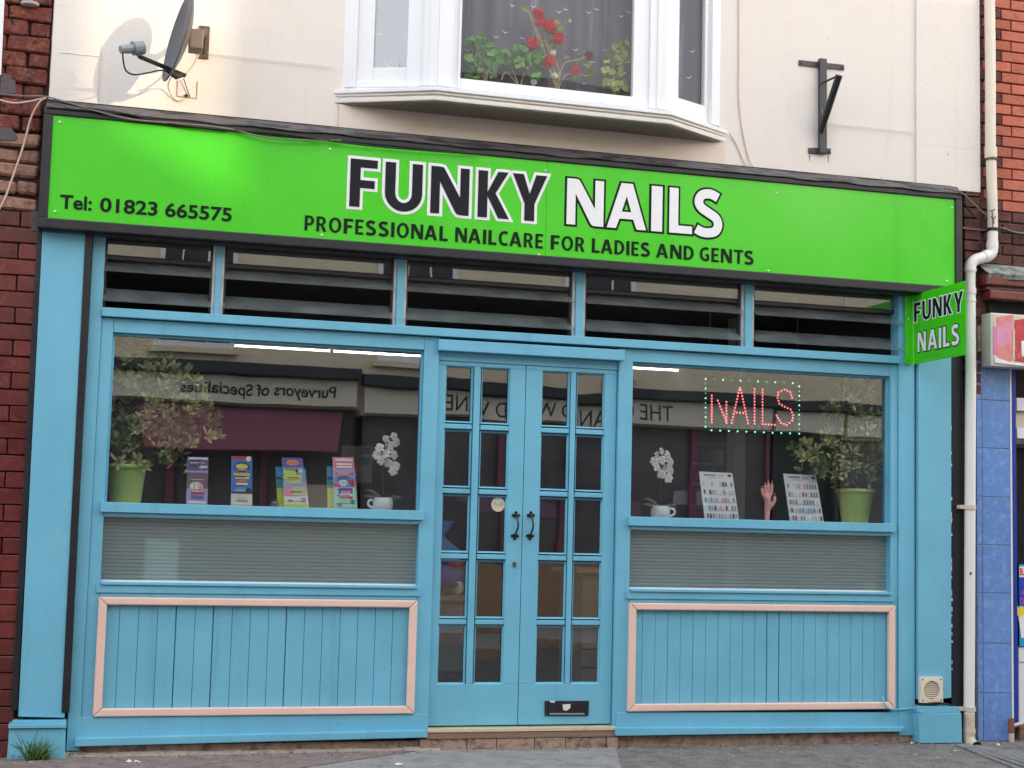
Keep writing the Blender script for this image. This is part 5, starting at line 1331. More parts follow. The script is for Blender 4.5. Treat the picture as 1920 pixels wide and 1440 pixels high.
def orchid(lab, cup, hside, fl, stem, Y):
    x = ux(cup[0], cup[1], Y); R0 = 0.060
    t = thing('orchid', lab, 'orchid', (x, Y, SH), 'white orchids in the shop windows')
    c = (x, Y, SH)
    o = MB().lathe([(R0*0.6, 0), (R0*0.85, 0.006), (R0, 0.03), (R0, 0.055), (R0*0.9, 0.082), (R0*0.84, 0.082), (R0*0.9, 0.055), (R0*0.85, 0.03)], c, 24, False).build('cup', 'porcelain', t)
    for f in o.data.polygons: f.use_smooth = True
    MB().lathe([(0.001, 0.072), (R0*0.88, 0.072)], c, 16, False).build('soil', 'soil', t)
    hx = x+hside*R0*0.93
    MB().tube(smoothpath([(hx, Y-0.01, SH+0.066), (hx+hside*0.028, Y-0.015, SH+0.062), (hx+hside*0.032, Y-0.015, SH+0.036), (hx, Y-0.01, SH+0.018)], 5), 0.007, 8).build('handle', 'porcelain', o)
    path = smoothpath([(x, Y, SH+0.07)]+[U(a, b, Y) for a, b in stem], 6)
    MB().tube(path, 0.0028, 6).build('stem', 'orchid_leaf', t)
    for a, l_, dz in ((pi*0.97, 0.12, 0.35), (0.1, 0.11, 0.4), (pi*0.8, 0.13, 0.9), (0.35, 0.12, 0.15), (pi*1.15, 0.10, 0.2)):
        mb = MB(); b = Vector((x, Y, SH+0.07)); n_ = 7; L1, R1 = [], []
        for k in range(n_):
            u = k/(n_-1); q = b+Vector((cos(a)*l_*u, sin(a)*l_*u*0.4-0.01*u, l_*dz*(u-0.55*u*u))); w_ = 0.010*sin(pi*min(0.97, u*0.9+0.08))
            L1.append(q+Vector((0, 0.3*w_, w_))); R1.append(q-Vector((0, 0.3*w_, w_)))
        mb.add(L1+R1, [(k, k+1, n_+k+1, n_+k) for k in range(n_-1)]).build('leaf', 'orchid_leaf', t)
    for i, (fx_, fy_) in enumerate(fl):
        yy = Y-0.02+0.03*random.random(); p = U(fx_, fy_, yy); mb = MB()
        face = Vector((random.uniform(-0.6, 0.6), -1, random.uniform(-0.35, 0.35))).normalized(); t1 = face.orthogonal().normalized(); t2 = face.cross(t1)
        r0 = random.uniform(0, 1)
        s = 0.030 if i > 1 or len(fl) < 10 else 0.024
        for k in range(5):
            a = 2*pi*k/5+r0; d = t1*cos(a)+t2*sin(a); sd_ = face.cross(d); ring = []
            wpet = 0.62 if k % 5 in (0, 2, 3) else 0.42
            for m_ in range(10):
                th = 2*pi*m_/10; u = 0.5-0.5*cos(th)
                ring.append(p+d*s*u+sd_*s*wpet*sin(th)*(0.5+0.5*u)-face*(-0.006*sin(pi*u))+face*0.002*(k % 2))
            cc = p+d*s*0.5+face*0.004
            mb.add(ring+[cc], [(m_, (m_+1) % 10, 10) for m_ in range(10)])
        f_ = mb.build('flower', 'petal_white', t)
        MB().ball(p+face*0.007, 0.0055, 1, 1, 1, 6, 4).build('lip', 'p_cream', f_)
    return t
orchid('white orchid in a white cup with its handle to the left, left window', (718, 940), -1, [(738, 818), (724, 823), (712, 840), (731, 836), (742, 829), (707, 853), (724, 851), (738, 853), (714, 863), (728, 868), (741, 874), (737, 883)], [(718, 905), (718, 870), (726, 840), (722, 815), (714, 806)], 0.16)
orchid('white orchid in a white cup with its handle to the right, right window', (1238, 957), 1, [(1240, 846), (1231, 853), (1251, 853), (1227, 865), (1242, 863), (1256, 867), (1231, 876), (1248, 879), (1257, 883), (1240, 889), (1253, 897)], [(1239, 925), (1240, 895), (1244, 860), (1242, 840), (1240, 828)], 0.16)

# --- leaflets: upright cards with flat colour print
def card(nm, lab, cat, corners, Yb, Yt, base, patches, thick=0.012, group=None, parent=None):
    """corners in pixels: bottom left, bottom right, top right, top left; leans from Yb at the foot to Yt at the top; patches in u,v"""
    bl_, br2, tr_, tl_ = [U(c[0], c[1], Yb if i < 2 else Yt) for i, c in enumerate(corners)]
    nrm_ = (br2-bl_).cross(tl_-bl_).normalized()
    if nrm_.y > 0: nrm_ = -nrm_
    dz = min(bl_.z, br2.z)-SH
    if parent is None:
        drop = Vector((0, 0, -dz)) if dz > 0 else Vector((0, 0, 0))
        bl_ = bl_+drop; br2 = br2+drop
        t = thing(nm, lab, cat, ((bl_.x+br2.x)/2, Yb, SH), group)
    else: t = parent
    def P(u, v, e=0.0): return (bl_*(1-u)+br2*u)*(1-v)+(tl_*(1-u)+tr_*u)*v+nrm_*e
    mb = MB(); mb.hexa([P(0, 0), P(1, 0), P(1, 1), P(0, 1)], [P(0, 0, -thick), P(1, 0, -thick), P(1, 1, -thick), P(0, 1, -thick)])
    b_o = mb.build('card' if parent is None else nm, base, t)
    pr = random.Random(int(abs(bl_.x)*977))
    for ln_ in range(9 if patches and cat != 'swatch card' else 0):
        v = pr.uniform(0.05, 0.92); u = pr.uniform(0.08, 0.3); ink = pr.choice(['p_black', 'p_navy', 'p_white', 'p_white', 'p_yellow'])
        while u < pr.uniform(0.6, 0.92):
            w_ = pr.uniform(0.03, 0.12); patches = patches+[(u, min(u+w_, 0.95), v, v+0.013, ink)]; u += w_+0.025
    mats = []; pm_ = MB()
    for i, (u0, u1, v0, v1, m_) in enumerate(patches):
        if m_ not in mats: mats.append(m_)
        pm_.mi = mats.index(m_); e = 0.0006+0.00022*i
        if u0 < 0:   # oval: centre, radii
            cu, cv, ru_, rv_ = -u0, u1, v0, v1
            ring = [P(cu+ru_*cos(2*pi*k/14), cv+rv_*sin(2*pi*k/14), e) for k in range(14)]
            pm_.add(ring, [tuple(range(14))])
        else:
            pm_.add([P(u0, v0, e), P(u1, v0, e), P(u1, v1, e), P(u0, v1, e)], [(0, 1, 2, 3)])
    if mats: pm_.build('print', mats, b_o)
    return t, P
LG = 'leaflets standing on the left window board'
card('leaflet', 'purple leaflet half hidden by the shrub in the left window', 'leaflet', [(349, 946), (389, 947), (391, 857), (352, 856)], 0.12, 0.15, 'p_lilac',
     [(0.0, 1.0, 0.72, 1.0, 'p_purple'), (0.05, 0.97, 0.95, 0.985, 'p_white'), (0.0, 1.0, 0.36, 0.68, 'p_plum'), (-0.45, 0.40, 0.34, 0.10, 'p_beige'), (0.2, 0.3, 0.30, 0.46, 'p_white'), (0.42, 0.52, 0.30, 0.48, 'p_white'), (0.62, 0.72, 0.30, 0.46, 'p_pink'), (-0.65, 0.80, 0.12, 0.05, 'p_lilac'), (0.2, 0.85, 0.24, 0.30, 'p_hotpink'), (0.22, 0.8, 0.15, 0.22, 'p_purple'), (0.08, 0.92, 0.06, 0.11, 'p_white'), (0.6, 0.95, 0.78, 0.82, 'p_white')], group=LG)
card('leaflet', 'blue leaflet with a red top band and yellow lettering in the left window', 'leaflet', [(433, 948), (473, 949), (473, 856), (434, 855)], 0.12, 0.15, 'p_blue',
     [(0.0, 1.0, 0.945, 1.0, 'p_red'), (0.0, 1.0, 0.0, 0.27, 'p_cream'), (0.0, 1.0, 0.0, 0.06, 'p_pink'), (0.0, 1.0, 0.27, 0.31, 'p_navy'), (-0.5, 0.79, 0.38, 0.10, 'p_navy'), (-0.5, 0.80, 0.30, 0.055, 'p_yellow'), (-0.82, 0.95, 0.12, 0.05, 'p_white'), (0.12, 0.9, 0.62, 0.66, 'p_yellow'), (0.15, 0.85, 0.56, 0.60, 'p_cream'), (0.3, 0.75, 0.50, 0.54, 'p_orange'), (0.25, 0.8, 0.44, 0.48, 'p_cream'), (0.25, 0.7, 0.32, 0.40, 'p_sky'), (0.7, 0.95, 0.31, 0.38, 'p_black'), (0.2, 0.8, 0.17, 0.20, 'p_mint'), (0.25, 0.8, 0.12, 0.145, 'p_grey'), (0.05, 0.85, 0.02, 0.04, 'p_white')], group=LG)
def holder(lab, x0, yb, leaf, patches, outer):
    t, P = card('leaflet_holder', lab, 'leaflet holder', outer, 0.20, 0.215, 'p_lime', [(0.0, 1.0, 0.52, 1.0, 'p_cyan'), (0.0, 0.25, 0.50, 0.66, 'p_teal'), (0.75, 1.0, 0.55, 0.75, 'p_pink'), (0.8, 1.0, 0.8, 0.95, 'p_sky'), (0.0, 0.2, 0.70, 0.76, 'p_navy')], group=LG)
    card('leaflet', '', '', leaf, 0.14, 0.19, 'p_white', patches, 0.01, parent=t)
holder('lime and blue leaflet holder with a yellow lettered leaflet, left of the pink one', 0, 0, [(533, 950), (579, 950), (567, 859), (529, 858)],
       [(0, 1, 0.80, 1.0, 'p_purple'), (-0.5, 0.90, 0.30, 0.06, 'p_pink'), (-0.5, 0.90, 0.26, 0.045, 'p_orange'), (0, 1, 0.48, 0.80, 'p_sky'), (0.05, 0.6, 0.66, 0.76, 'p_lime'), (0.05, 0.85, 0.56, 0.65, 'p_yellow'), (0.1, 0.8, 0.50, 0.55, 'p_lime'), (-0.82, 0.74, 0.12, 0.05, 'p_white'), (0.6, 0.7, 0.70, 0.77, 'p_black'), (0, 1, 0.40, 0.50, 'p_lilac'), (0, 0.4, 0.22, 0.40, 'p_pink'), (0.4, 1.0, 0.22, 0.40, 'p_beige'), (0.3, 0.8, 0.35, 0.37, 'p_lime'), (0.3, 0.8, 0.29, 0.31, 'p_navy'), (0.3, 0.8, 0.25, 0.27, 'p_lime'), (0, 1, 0.0, 0.16, 'p_cream'), (0, 1, 0.0, 0.05, 'p_lime'), (0.7, 0.92, 0.08, 0.18, 'p_lilac'), (0.15, 0.35, 0.09, 0.14, 'p_grey')], [(521, 950), (579, 951), (573, 878), (517, 875)])
holder('lime and blue leaflet holder with a pink topped leaflet, beside the left orchid', 0, 0, [(626, 952), (669, 952), (663, 858), (624, 857)],
       [(0, 1, 0.62, 1.0, 'p_pink'), (0.12, 0.92, 0.93, 0.97, 'p_white'), (0.12, 0.92, 0.77, 0.90, 'p_red'), (0.15, 0.9, 0.84, 0.885, 'p_white'), (0.15, 0.9, 0.785, 0.825, 'p_white'), (0.1, 0.95, 0.69, 0.76, 'p_lilac'), (0.1, 0.95, 0.66, 0.685, 'p_red'), (0, 1, 0.40, 0.62, 'p_sky'), (-0.5, 0.53, 0.36, 0.09, 'p_blue'), (-0.45, 0.49, 0.22, 0.06, 'p_white'), (0.0, 0.3, 0.40, 0.48, 'p_hotpink'), (0.75, 0.95, 0.42, 0.56, 'p_red'), (0, 1, 0.0, 0.40, 'p_mint'), (0.22, 0.85, 0.20, 0.39, 'p_purple'), (0.32, 0.78, 0.27, 0.33, 'p_pink'), (0.25, 0.85, 0.22, 0.27, 'p_white'), (0.3, 0.85, 0.17, 0.21, 'p_red'), (-0.82, 0.12, 0.10, 0.035, 'p_teal'), (-0.25, 0.05, 0.12, 0.04, 'p_grey')], [(615, 952), (671, 952), (667, 880), (613, 874)])
p = U(515, 940, 0.11)
gbl = MB().ball((p.x, 0.11, SH+0.026), 0.026, 1, 1, 1, 16, 10).build('glass_ball', 'ball_glass', smooth=True)
tag(gbl, 'small clear glass ball beside the yellow lettered leaflet holder', 'glass ball')
# --- nail swatch cards
cols_ = ['p_black', 'p_grey', 'p_beige', 'p_teal', 'p_red', 'p_cream', 'p_lilac', 'p_white', 'p_brown', 'p_mint', 'p_sky', 'p_grey', 'p_pink', 'p_beige', 'p_grey', 'p_cream']
def swatches(lab, corners, seed):
    r = random.Random(seed); pt = [(0.12, 0.48, 0.915, 0.955, 'p_grey'), (0.22, 0.55, 0.875, 0.885, 'p_grey'), (0.55, 0.74, 0.90, 0.955, 'p_beige'), (0.84, 0.95, 0.91, 0.965, 'p_navy')]
    for row_ in range(5):
        for k in range(11):
            if r.random() < 0.10: continue
            v0 = 0.70-row_*0.165; u0 = 0.06+k*0.083
            pt.append((u0, u0+0.052, v0, v0+0.095, r.choice(cols_)))
    card('swatch_card', lab, 'swatch card', corners, 0.14, 0.22, 'card_white', pt, 0.006, 'nail swatch cards in the right window')
swatches('white nail swatch card left of the mannequin hand', [(1322, 973), (1386, 974), (1373, 887), (1311, 884)], 1)
swatches('white nail swatch card right of the mannequin hand', [(1482, 978), (1545, 980), (1530, 891), (1469, 888)], 2)
# --- mannequin hand
Yh = 0.17
def hv(px, py, dy=0.0): return U(px, py, Yh+dy)
hb = Vector((ux(1438.5, 960, Yh), Yh, SH))
hd = thing('mannequin_hand', 'pink mannequin hand standing upright with fingers spread a little', 'mannequin hand', hb)
def skin(chains, name, mat_, parent, sub=2):
    """continuous surface grown over joined chains of (point, radius); chains share their first point by index"""
    me = bpy.data.meshes.new(name); vs = []; es = []; rad = []
    for ch in chains:
        prev = ch[0]
        if isinstance(prev, int): last = prev; pts_ = ch[1:]
        else: last = None; pts_ = ch
        for (p_, r_) in pts_:
            vs.append(p_); rad.append(r_ if isinstance(r_, tuple) else (r_, r_))
            if last is not None: es.append((last, len(vs)-1))
            last = len(vs)-1
    og = vs[0].copy()
    me.from_pydata([v-og for v in vs], es, [])
    o = bpy.data.objects.new('tmp', me); COL.objects.link(o)
    m1 = o.modifiers.new('skin', 'SKIN'); m1.use_smooth_shade = True
    for i, sv in enumerate(me.skin_vertices[0].data): sv.radius = rad[i]; sv.use_root = (i == 0)
    m2 = o.modifiers.new('sub', 'SUBSURF'); m2.levels = sub; m2.render_levels = sub
    dg = bpy.context.evaluated_depsgraph_get(); out = bpy.data.meshes.new_from_object(o.evaluated_get(dg))
    bpy.data.objects.remove(o); out.name = name; out.materials.clear(); out.materials.append(M[mat_])
    for f in out.polygons: f.use_smooth = True
    return link(name, out, parent, og)
wz = SH
chains = [[(Vector((hb.x, Yh, SH+0.004)), (0.024, 0.017)), (hv(1438, 966), (0.022, 0.016)), (hv(1439, 955), (0.033, 0.015)), (hv(1439.5, 945), (0.042, 0.015)), (hv(1439, 936), (0.041, 0.013))],
          [4, (hv(1430.5, 927), 0.0115), (hv(1429.5, 921, -0.004), 0.0105), (hv(1429, 915, -0.006), 0.0085)],
          [4, (hv(1436, 925), 0.0120), (hv(1435, 915, -0.004), 0.0110), (hv(1434.5, 908.5, -0.006), 0.0088)],
          [4, (hv(1441, 924), 0.0120), (hv(1441, 912, -0.004), 0.0112), (hv(1440.5, 904, -0.006), 0.0088)],
          [4, (hv(1446.5, 925), 0.0118), (hv(1447, 914, -0.004), 0.0108), (hv(1447.5, 906, -0.006), 0.0086)],
          [3, (hv(1449, 945, -0.006), 0.013), (hv(1452.3, 938, -0.012), 0.0125), (hv(1452.8, 930, -0.014), 0.0095)]]
skin(chains, 'hand', 'skin_plastic', hd)
for (a, b) in ((429, 913), (434.3, 906), (440.4, 901.5), (447.6, 903.5), (453, 927)):
    tp = hv(1000+a, b, -0.012); MB().ball((tp.x, tp.y, tp.z), 0.005, 0.8, 0.4, 1.4, 8, 6).build('nail', 'p_pink', hd)
# --- LED sign
led = thing('led_sign', 'dotted red NAILS light sign with a green dotted border hanging in the right window', 'light sign', U(1412, 812, 0.12))
zq = lambda a, b: U(1310+a/9.6, 700+b/9.6, 0.112)
pxo('led_board', 'smoked_acrylic', led, [(1320, 707), (1503, 714), (1503, 816), (1320, 806)], 0.121, 0.125, 0)
def dots(pts, m_, nm, sp, r):
    mb = MB(); path = [Vector((*p_, 0)) for p_ in pts]
    acc = 0.0
    for i in range(len(path)-1):
        seg = (path[i+1]-path[i]).length; nn = max(1, round(seg/sp))
        for k in range(nn + (1 if i == len(path)-2 else 0)):
            q = path[i].lerp(path[i+1], k/nn); p_ = zq(q.x, q.y); mb.ball((p_.x, 0.116, p_.z), r, 1, 0.7, 1, 6, 4)
    return mb
for nm, strokes in (('N', [[(240, 400), (240, 880)], [(350, 490), (500, 860)], [(505, 515), (505, 890)]]), ('A', [[(735, 300), (600, 890)], [(765, 300), (895, 900)], [(690, 705), (805, 715)], [(750, 260), (751, 262)]]),
                    ('I', [[(1010, 280), (1010, 905)]]), ('L', [[(1155, 290), (1155, 915), (1375, 925)]]),
                    ('S', [[(1690, 440), (1655, 335), (1550, 290), (1440, 340), (1425, 440), (1460, 545), (1555, 600), (1660, 650), (1710, 750), (1690, 850), (1590, 930), (1490, 895), (1410, 760)]])):
    mb = MB()
    for s in strokes:
        q = dots(s, 'led_red', 'x', 56, 0.0062); mb.add(q.v, q.f)
    mb.build('led_letter', 'led_red', led)
mb = MB()
for a, b, nn in (((130, 100), (1700, 175), 11), ((1815, 235), (1815, 1085), 11), ((235, 1025), (1650, 1080), 10), ((130, 100), (130, 960), 11)):
    for k in range(nn):
        u = k/(nn-1); p_ = zq(a[0]+(b[0]-a[0])*u, a[1]+(b[1]-a[1])*u); mb.ball((p_.x, 0.116, p_.z), 0.0058 if k % 2 == 0 or nn < 11 else 0.003, 1, 0.7, 1, 6, 4)
mb.build('led_border', 'led_green', led)
MB().tube(smoothpath([U(1335, 735, 0.123), U(1360, 720, 0.2), U(1385, 700, 0.2), U(1390, 660, 0.2)], 5), 0.0025, 5).build('led_cable', 'rubber_black', led)
MB().tube([U(1330, 708, 0.123), Vector((ux(1330, 708, 0.123), 0.123, 2.86))], 0.0012, 4).build('hanger', 'cable_grey', led)
MB().tube([U(1495, 713, 0.123), Vector((ux(1495, 713, 0.123), 0.123, 2.86))], 0.0012, 4).build('hanger', 'cable_grey', led)

# ================================================================== INSIDE THE SHOP
def at_z(px, py, z):
    d = RC @ Vector(((px-960)/FOC, 1.0, -(py-720)/FOC)); return CAM + d*((z-CAM.z)/d.z)
a = at_z(440, 649, 2.76)
TY = a.y
def tube_light(lab, pa_, pb2):
    xa, xb = ux(*pa_, TY), ux(*pb2, TY)
    t = thing('tube_light', lab, 'ceiling light', ((xa+xb)/2, TY, 2.76), 'fluorescent tubes on the shop ceiling')
    boxo('batten', 'white_paint', t, xa-0.02, xb+0.02, TY-0.03, TY+0.03, 2.80, 2.858, 0.004)
    MB().tube([(xa, TY, 2.765), (xb, TY, 2.765)], 0.009, 10).build('tube', 'tube_light', t)
    for x in (xa-0.012, xb+0.012): boxo('tube_cap', 'white_paint', t, x-0.012, x+0.012, TY-0.018, TY+0.018, 2.745, 2.7995, 0.002)
tube_light('lit fluorescent tube on the ceiling seen at the top of the left window', (440, 649), (618, 660))
tube_light('lit fluorescent tube on the ceiling next to the left window corner', (625, 661), (793, 669))
tube_light('lit fluorescent tube on the ceiling seen at the top left of the right window', (1160, 689), (1333, 697))
boxo('pillar', 'cream_board', shop, ux(1378, 850, 1.6), ux(1398, 850, 1.6), 1.6, 1.75, 0.11, 2.859, 0.004)
# shelving
shf = thing('shelf_unit', 'dark shelf unit with small boxes at the back of the right window', 'shelf', (ux(1330, 900, 3.0), 3.0, 0.11))
x0_, x1_ = ux(1285, 900, 3.0), ux(1372, 900, 3.0)
for x in (x0_, x1_): boxo('upright', 'shelf_brown', shf, x-0.015, x+0.015, 2.9, 3.2, 0.111, uz(1330, 828, 2.9), 0.002)
for py in (830, 868, 905, 948, 1000): boxo('shelf', 'cream_board', shf, x0_+0.016, x1_-0.016, 2.9, 3.2, uz(1330, py, 2.9)-0.02, uz(1330, py, 2.9), 0.002)
for i, (px1, py1, w_, h_, m_) in enumerate(((1310, 868, 0.08, 0.10, 'p_purple'), (1352, 868, 0.05, 0.12, 'p_white'), (1300, 905, 0.1, 0.1, 'p_navy'), (1330, 905, 0.09, 0.09, 'p_plum'), (1320, 948, 0.14, 0.11, 'p_black'))):
    x = ux(px1, py1, 2.95); z = uz(1330, py1, 2.9)
    tag(boxo('product_box', m_, None, x-w_/2, x+w_/2, 2.95, 3.1, z+0.0005, z+h_, 0.002), ['purple box on the upper shelf inside the shop', 'white box on the upper shelf inside the shop', 'navy box on the middle shelf inside the shop', 'plum box on the middle shelf inside the shop', 'black box on the lower shelf inside the shop'][i], 'box', 'boxes on the shelf unit')
# salt lamp like orange blob on a bracket shelf of the pillar
sl = thing('orange_lamp', 'rough orange lamp seen behind the NAILS light sign', 'lamp', U(1447, 786, 0.9))
bl_ = MB().ball(U(1445, 757, 0.9), 0.052, 1.0, 0.8, 1.05, 10, 8); [v.__iadd__(Vector((mnoise.noise(v*18), mnoise.noise(v*18+Vector((5, 0, 0))), mnoise.noise(v*18+Vector((0, 9, 0)))))*0.012) for v in bl_.v]
bl_.build('lamp_body', 'salt_orange', sl)
lw = U(1447, 775, 0.9); MB().tube([(lw.x, 0.9, lw.z+0.02), (lw.x, 0.9, 0.13)], 0.008, 8).build('lamp_pole', 'black_metal', sl)
MB().lathe([(0.12, 0), (0.12, 0.015), (0.02, 0.025)], (lw.x, 0.9, 0.1105), 18).build('lamp_foot', 'black_metal', sl)
# notice sheets on the back wall
nt_ = thing('notice', 'pale notice sheet with blue squares pinned inside the left window back wall', 'notice', (ux(672, 890, 3.0), 3.0, uz(672, 905, 3.0)))
boxo('notice_sheet', 'paper_white', nt_, ux(640, 868, 3.0), ux(698, 868, 3.0), 3.0, 3.006, uz(668, 905, 3.0), uz(668, 836, 3.0), 0)
boxo('notice_square', 'p_blue', nt_, ux(678, 850, 3.0), ux(694, 850, 3.0), 2.997, 2.9995, uz(686, 852, 3.0), uz(686, 838, 3.0), 0)
boxo('notice_square', 'p_blue', nt_, ux(678, 866, 3.0), ux(694, 866, 3.0), 2.997, 2.9995, uz(686, 872, 3.0), uz(686, 857, 3.0), 0)
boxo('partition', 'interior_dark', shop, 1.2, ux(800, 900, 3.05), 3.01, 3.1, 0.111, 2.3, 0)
# reception counter and pale cabinet seen through the doors
ct = thing('counter', 'cream topped counter seen through the right door', 'counter', (ux(1110, 1250, 1.2), 1.4, 0.11))
xq0, xq1 = ux(1092, 1150, 1.1), ux(1092, 1150, 1.1)+0.75
boxo('counter_body', 'cream_board', ct, xq0, xq1, 1.1, 1.6, 0.111, uz(1110, 1076, 1.1), 0.004)
boxo('counter_top', 'cream_board', ct, xq0-0.06, xq1+0.03, 1.05, 1.65, uz(1110, 1075, 1.1), uz(1110, 1068, 1.1), 0.004)
for zf in (0.35, 0.47): boxo('counter_groove', 'dark_gap', ct, xq0+0.001, xq1-0.001, 1.097, 1.0995, zf, zf+0.012, 0)
boxo('counter_plinth', 'interior_dark', ct, xq0+0.02, xq1-0.02, 1.08, 1.0965, 0.1115, 0.2, 0)
# nail table with the blue and white bundle
tb = thing('nail_table', 'grey nail table seen through the left door', 'table', (ux(850, 1230, 0.9), 1.0, 0.11))
ta, tb2 = ux(812, 1110, 0.8), ux(880, 1110, 0.8)
boxo('table_top', 'p_grey', tb, ta-0.45, tb2, 0.8, 1.3, 0.80, 0.83, 0.004)
boxo('table_front', 'lnb_grey', tb, ta-0.43, tb2-0.02, 0.83, 0.85, 0.36, 0.799, 0.002)
for x in (ta-0.42, tb2-0.05):
    for y in (0.87, 1.25): boxo('leg', 'black_metal', tb, x, x+0.03, y, y+0.03, 0.1115, 0.799, 0.002)
bu = thing('toy_bundle', 'blue and white toy with a red bow on the table behind the left door', 'toy', (ux(845, 1095, 0.95), 0.95, 0.8305))
bz = 0.8305
MB().ball((ux(842, 1080, 0.95), 0.95, bz+0.10), 0.10, 1.1, 0.8, 1.0, 14, 10).build('toy_body', 'p_royal', bu, smooth=True)
MB().ball((ux(858, 1095, 0.9), 0.90, bz+0.05), 0.05, 0.8, 0.7, 1.0, 12, 8).build('toy_paw', 'p_white', bu, smooth=True)
MB().ball((ux(846, 1085, 0.86), 0.86, bz+0.07), 0.035, 1.5, 0.5, 0.5, 12, 8).build('toy_band', 'p_navy', bu, smooth=True)
rz = uz(855, 1055, 0.9)
mb = MB(); mb.ball((ux(848, 1054, 0.9), 0.90, rz), 0.028, 1.1, 0.7, 0.8, 10, 8); mb.ball((ux(862, 1058, 0.9), 0.90, rz-0.004), 0.028, 1.0, 0.7, 0.8, 10, 8); mb.ball((ux(855, 1060, 0.89), 0.89, rz-0.01), 0.018, 1, 1, 1.3, 8, 6)
mb.build('toy_bow', 'p_red', bu, smooth=True)
pxo('toy_fin', 'p_blue', bu, [(818, 975), (852, 977), (838, 998), (826, 1004)], 0.96, 0.975, 0.004)
pxo('toy_fin', 'p_sky', bu, [(818, 1002), (830, 1004), (866, 1034), (862, 1050), (820, 1050)], 0.95, 0.97, 0.004)
MB().tube([U(826, 1000, 0.965), U(830, 1008, 0.96)], 0.02, 8).build('toy_neck', 'p_blue', bu)
# things right behind the reeded glass
boxo_w = boxo('ledge', 'interior_wall', shop, gL+0.02, gR-0.02, 0.0905, 0.45, lgB-0.06, lgB-0.03, 0.003)
boxo('ledge', 'interior_wall', shop, g2L+0.02, g2R-0.02, 0.0905, 0.45, lgB-0.06, lgB-0.03, 0.003)
zl_ = lgB-0.0295
wb = thing('white_box', 'white box standing behind the reeded glass at the left', 'box', (ux(302, 1085, 0.12), 0.16, zl_))
boxo('box_body', 'paper_white', wb, ux(271, 1050, 0.07), ux(334, 1050, 0.07), 0.068, 0.20, zl_, uz(302, 1014, 0.10), 0.004)
boxo('box_lid', 'paper_white', wb, ux(270, 1050, 0.07), ux(335, 1050, 0.07), 0.065, 0.203, uz(302, 1013.5, 0.10), uz(302, 1010, 0.10), 0.003)
bt = thing('bottle', 'small bottle with red and yellow label behind the reeded glass at the right', 'bottle', (ux(1632, 1090, 0.12), 0.13, zl_))
c = (ux(1632, 1080, 0.13), 0.13, zl_)
MB().lathe([(0.03, 0), (0.036, 0.004), (0.036, 0.05)], c, 16, False).build('bottle_base', 'p_lime', bt)
MB().lathe([(0.0365, 0.05), (0.0365, 0.085)], c, 16, False).build('label_band', 'p_yellow', bt)
MB().lathe([(0.0365, 0.085), (0.0365, 0.105), (0.02, 0.13), (0.012, 0.14), (0.012, 0.16), (0.001, 0.16)], c, 16, False).build('bottle_neck', 'p_red', bt)
boxo('paper_sheet', 'paper_white', bt, c[0]-0.10, c[0]+0.10, 0.17, 0.30, zl_, zl_+0.01, 0.002)

# ================================================================== FLOWERS IN THE BAY
def lobed(mb, p, r, face, rz_):
    t1 = face.orthogonal().normalized(); t1 = (Matrix.Rotation(rz_, 3, face) @ t1); t2 = face.cross(t1); n_ = 20; ring = []
    for k in range(n_):
        a = 2*pi*k/n_; rr = r*(0.86+0.14*cos(5*a))*(0.55 if k == 0 else 1)
        ring.append(p+(t1*cos(a)+t2*sin(a))*rr+face*(0.10*r*cos(5*a)+0.12*r))
    mb.add([p]+ring, [(0, 1+k, 1+(k+1) % n_) for k in range(n_)])
YB = FY+0.115
def geranium(lab, pot_px, leaves, stems, heads, leafm, potm='p_brown', small=()):
    x = ux(pot_px[0], pot_px[1], YB)
    t = thing('geranium', lab, 'geranium', (x, YB, 3.8155), 'geraniums on the bay window sill')
    pt = MB().lathe([(0.034, 0), (0.045, 0.045), (0.049, 0.046), (0.049, 0.06), (0.043, 0.06)], (x, YB, 3.8155), 18, False).build('pot', potm, t)
    MB().lathe([(0.001, 0.052), (0.045, 0.052)], (x, YB, 3.8155), 14, False).build('soil', 'soil', t)
    top = Vector((x, YB, 3.8155+0.052))
    for s in stems:
        MB().tube(smoothpath([top]+[U(a, b, YB+random.uniform(-0.02, 0.02)) for a, b in s], 4), 0.0042, 6).build('stem', 'geranium_stem', t)
    for (a, b, r) in leaves:
        yy = YB+random.uniform(-0.045, 0.05); p_ = U(a, b, yy); mb = MB()
        face = Vector((random.uniform(-0.9, 0.9), -1, random.uniform(-0.7, 1.4))).normalized()
        lobed(mb, p_, r*0.0039, face, random.uniform(0, 6)); mb.build('leaf', leafm, t)
        near = min([U(q[0], q[1], YB) for s in stems for q in s]+[top], key=lambda q: (q-p_).length)
        MB().tube([near, near.lerp(p_, 0.5)+Vector((0, 0, -0.006)), p_], 0.0018, 4).build('leaf_stalk', leafm, t)
    for (a, b, r, m_) in heads:
        p_ = U(a, b, YB-0.01); mb = MB(); R1 = r*0.0043
        for k in range(44):
            d = Vector((random.gauss(0, 1), random.gauss(0, 1)-0.4, random.gauss(0, 1))).normalized(); q = p_+Vector((d.x, d.y*0.7, d.z))*R1*0.72
            t1 = d.orthogonal().normalized(); t2 = d.cross(t1); s = R1*random.uniform(0.34, 0.58)
            ring = [q+(t1*cos(2*pi*j/5+k)+t2*sin(2*pi*j/5+k))*s+d*0.2*s*(j % 2) for j in range(5)]
            mb.add([q-d*s*0.3]+ring, [(0, 1+j, 1+(j+1) % 5) for j in range(5)])
        mb.build('flower_head', m_, t)
        near = min([U(q[0], q[1], YB) for s in stems for q in s]+[top], key=lambda q: (q-p_).length)
        MB().tube([near, p_], 0.0020, 5).build('flower_stalk', 'geranium_stem', t)
random.seed(21)
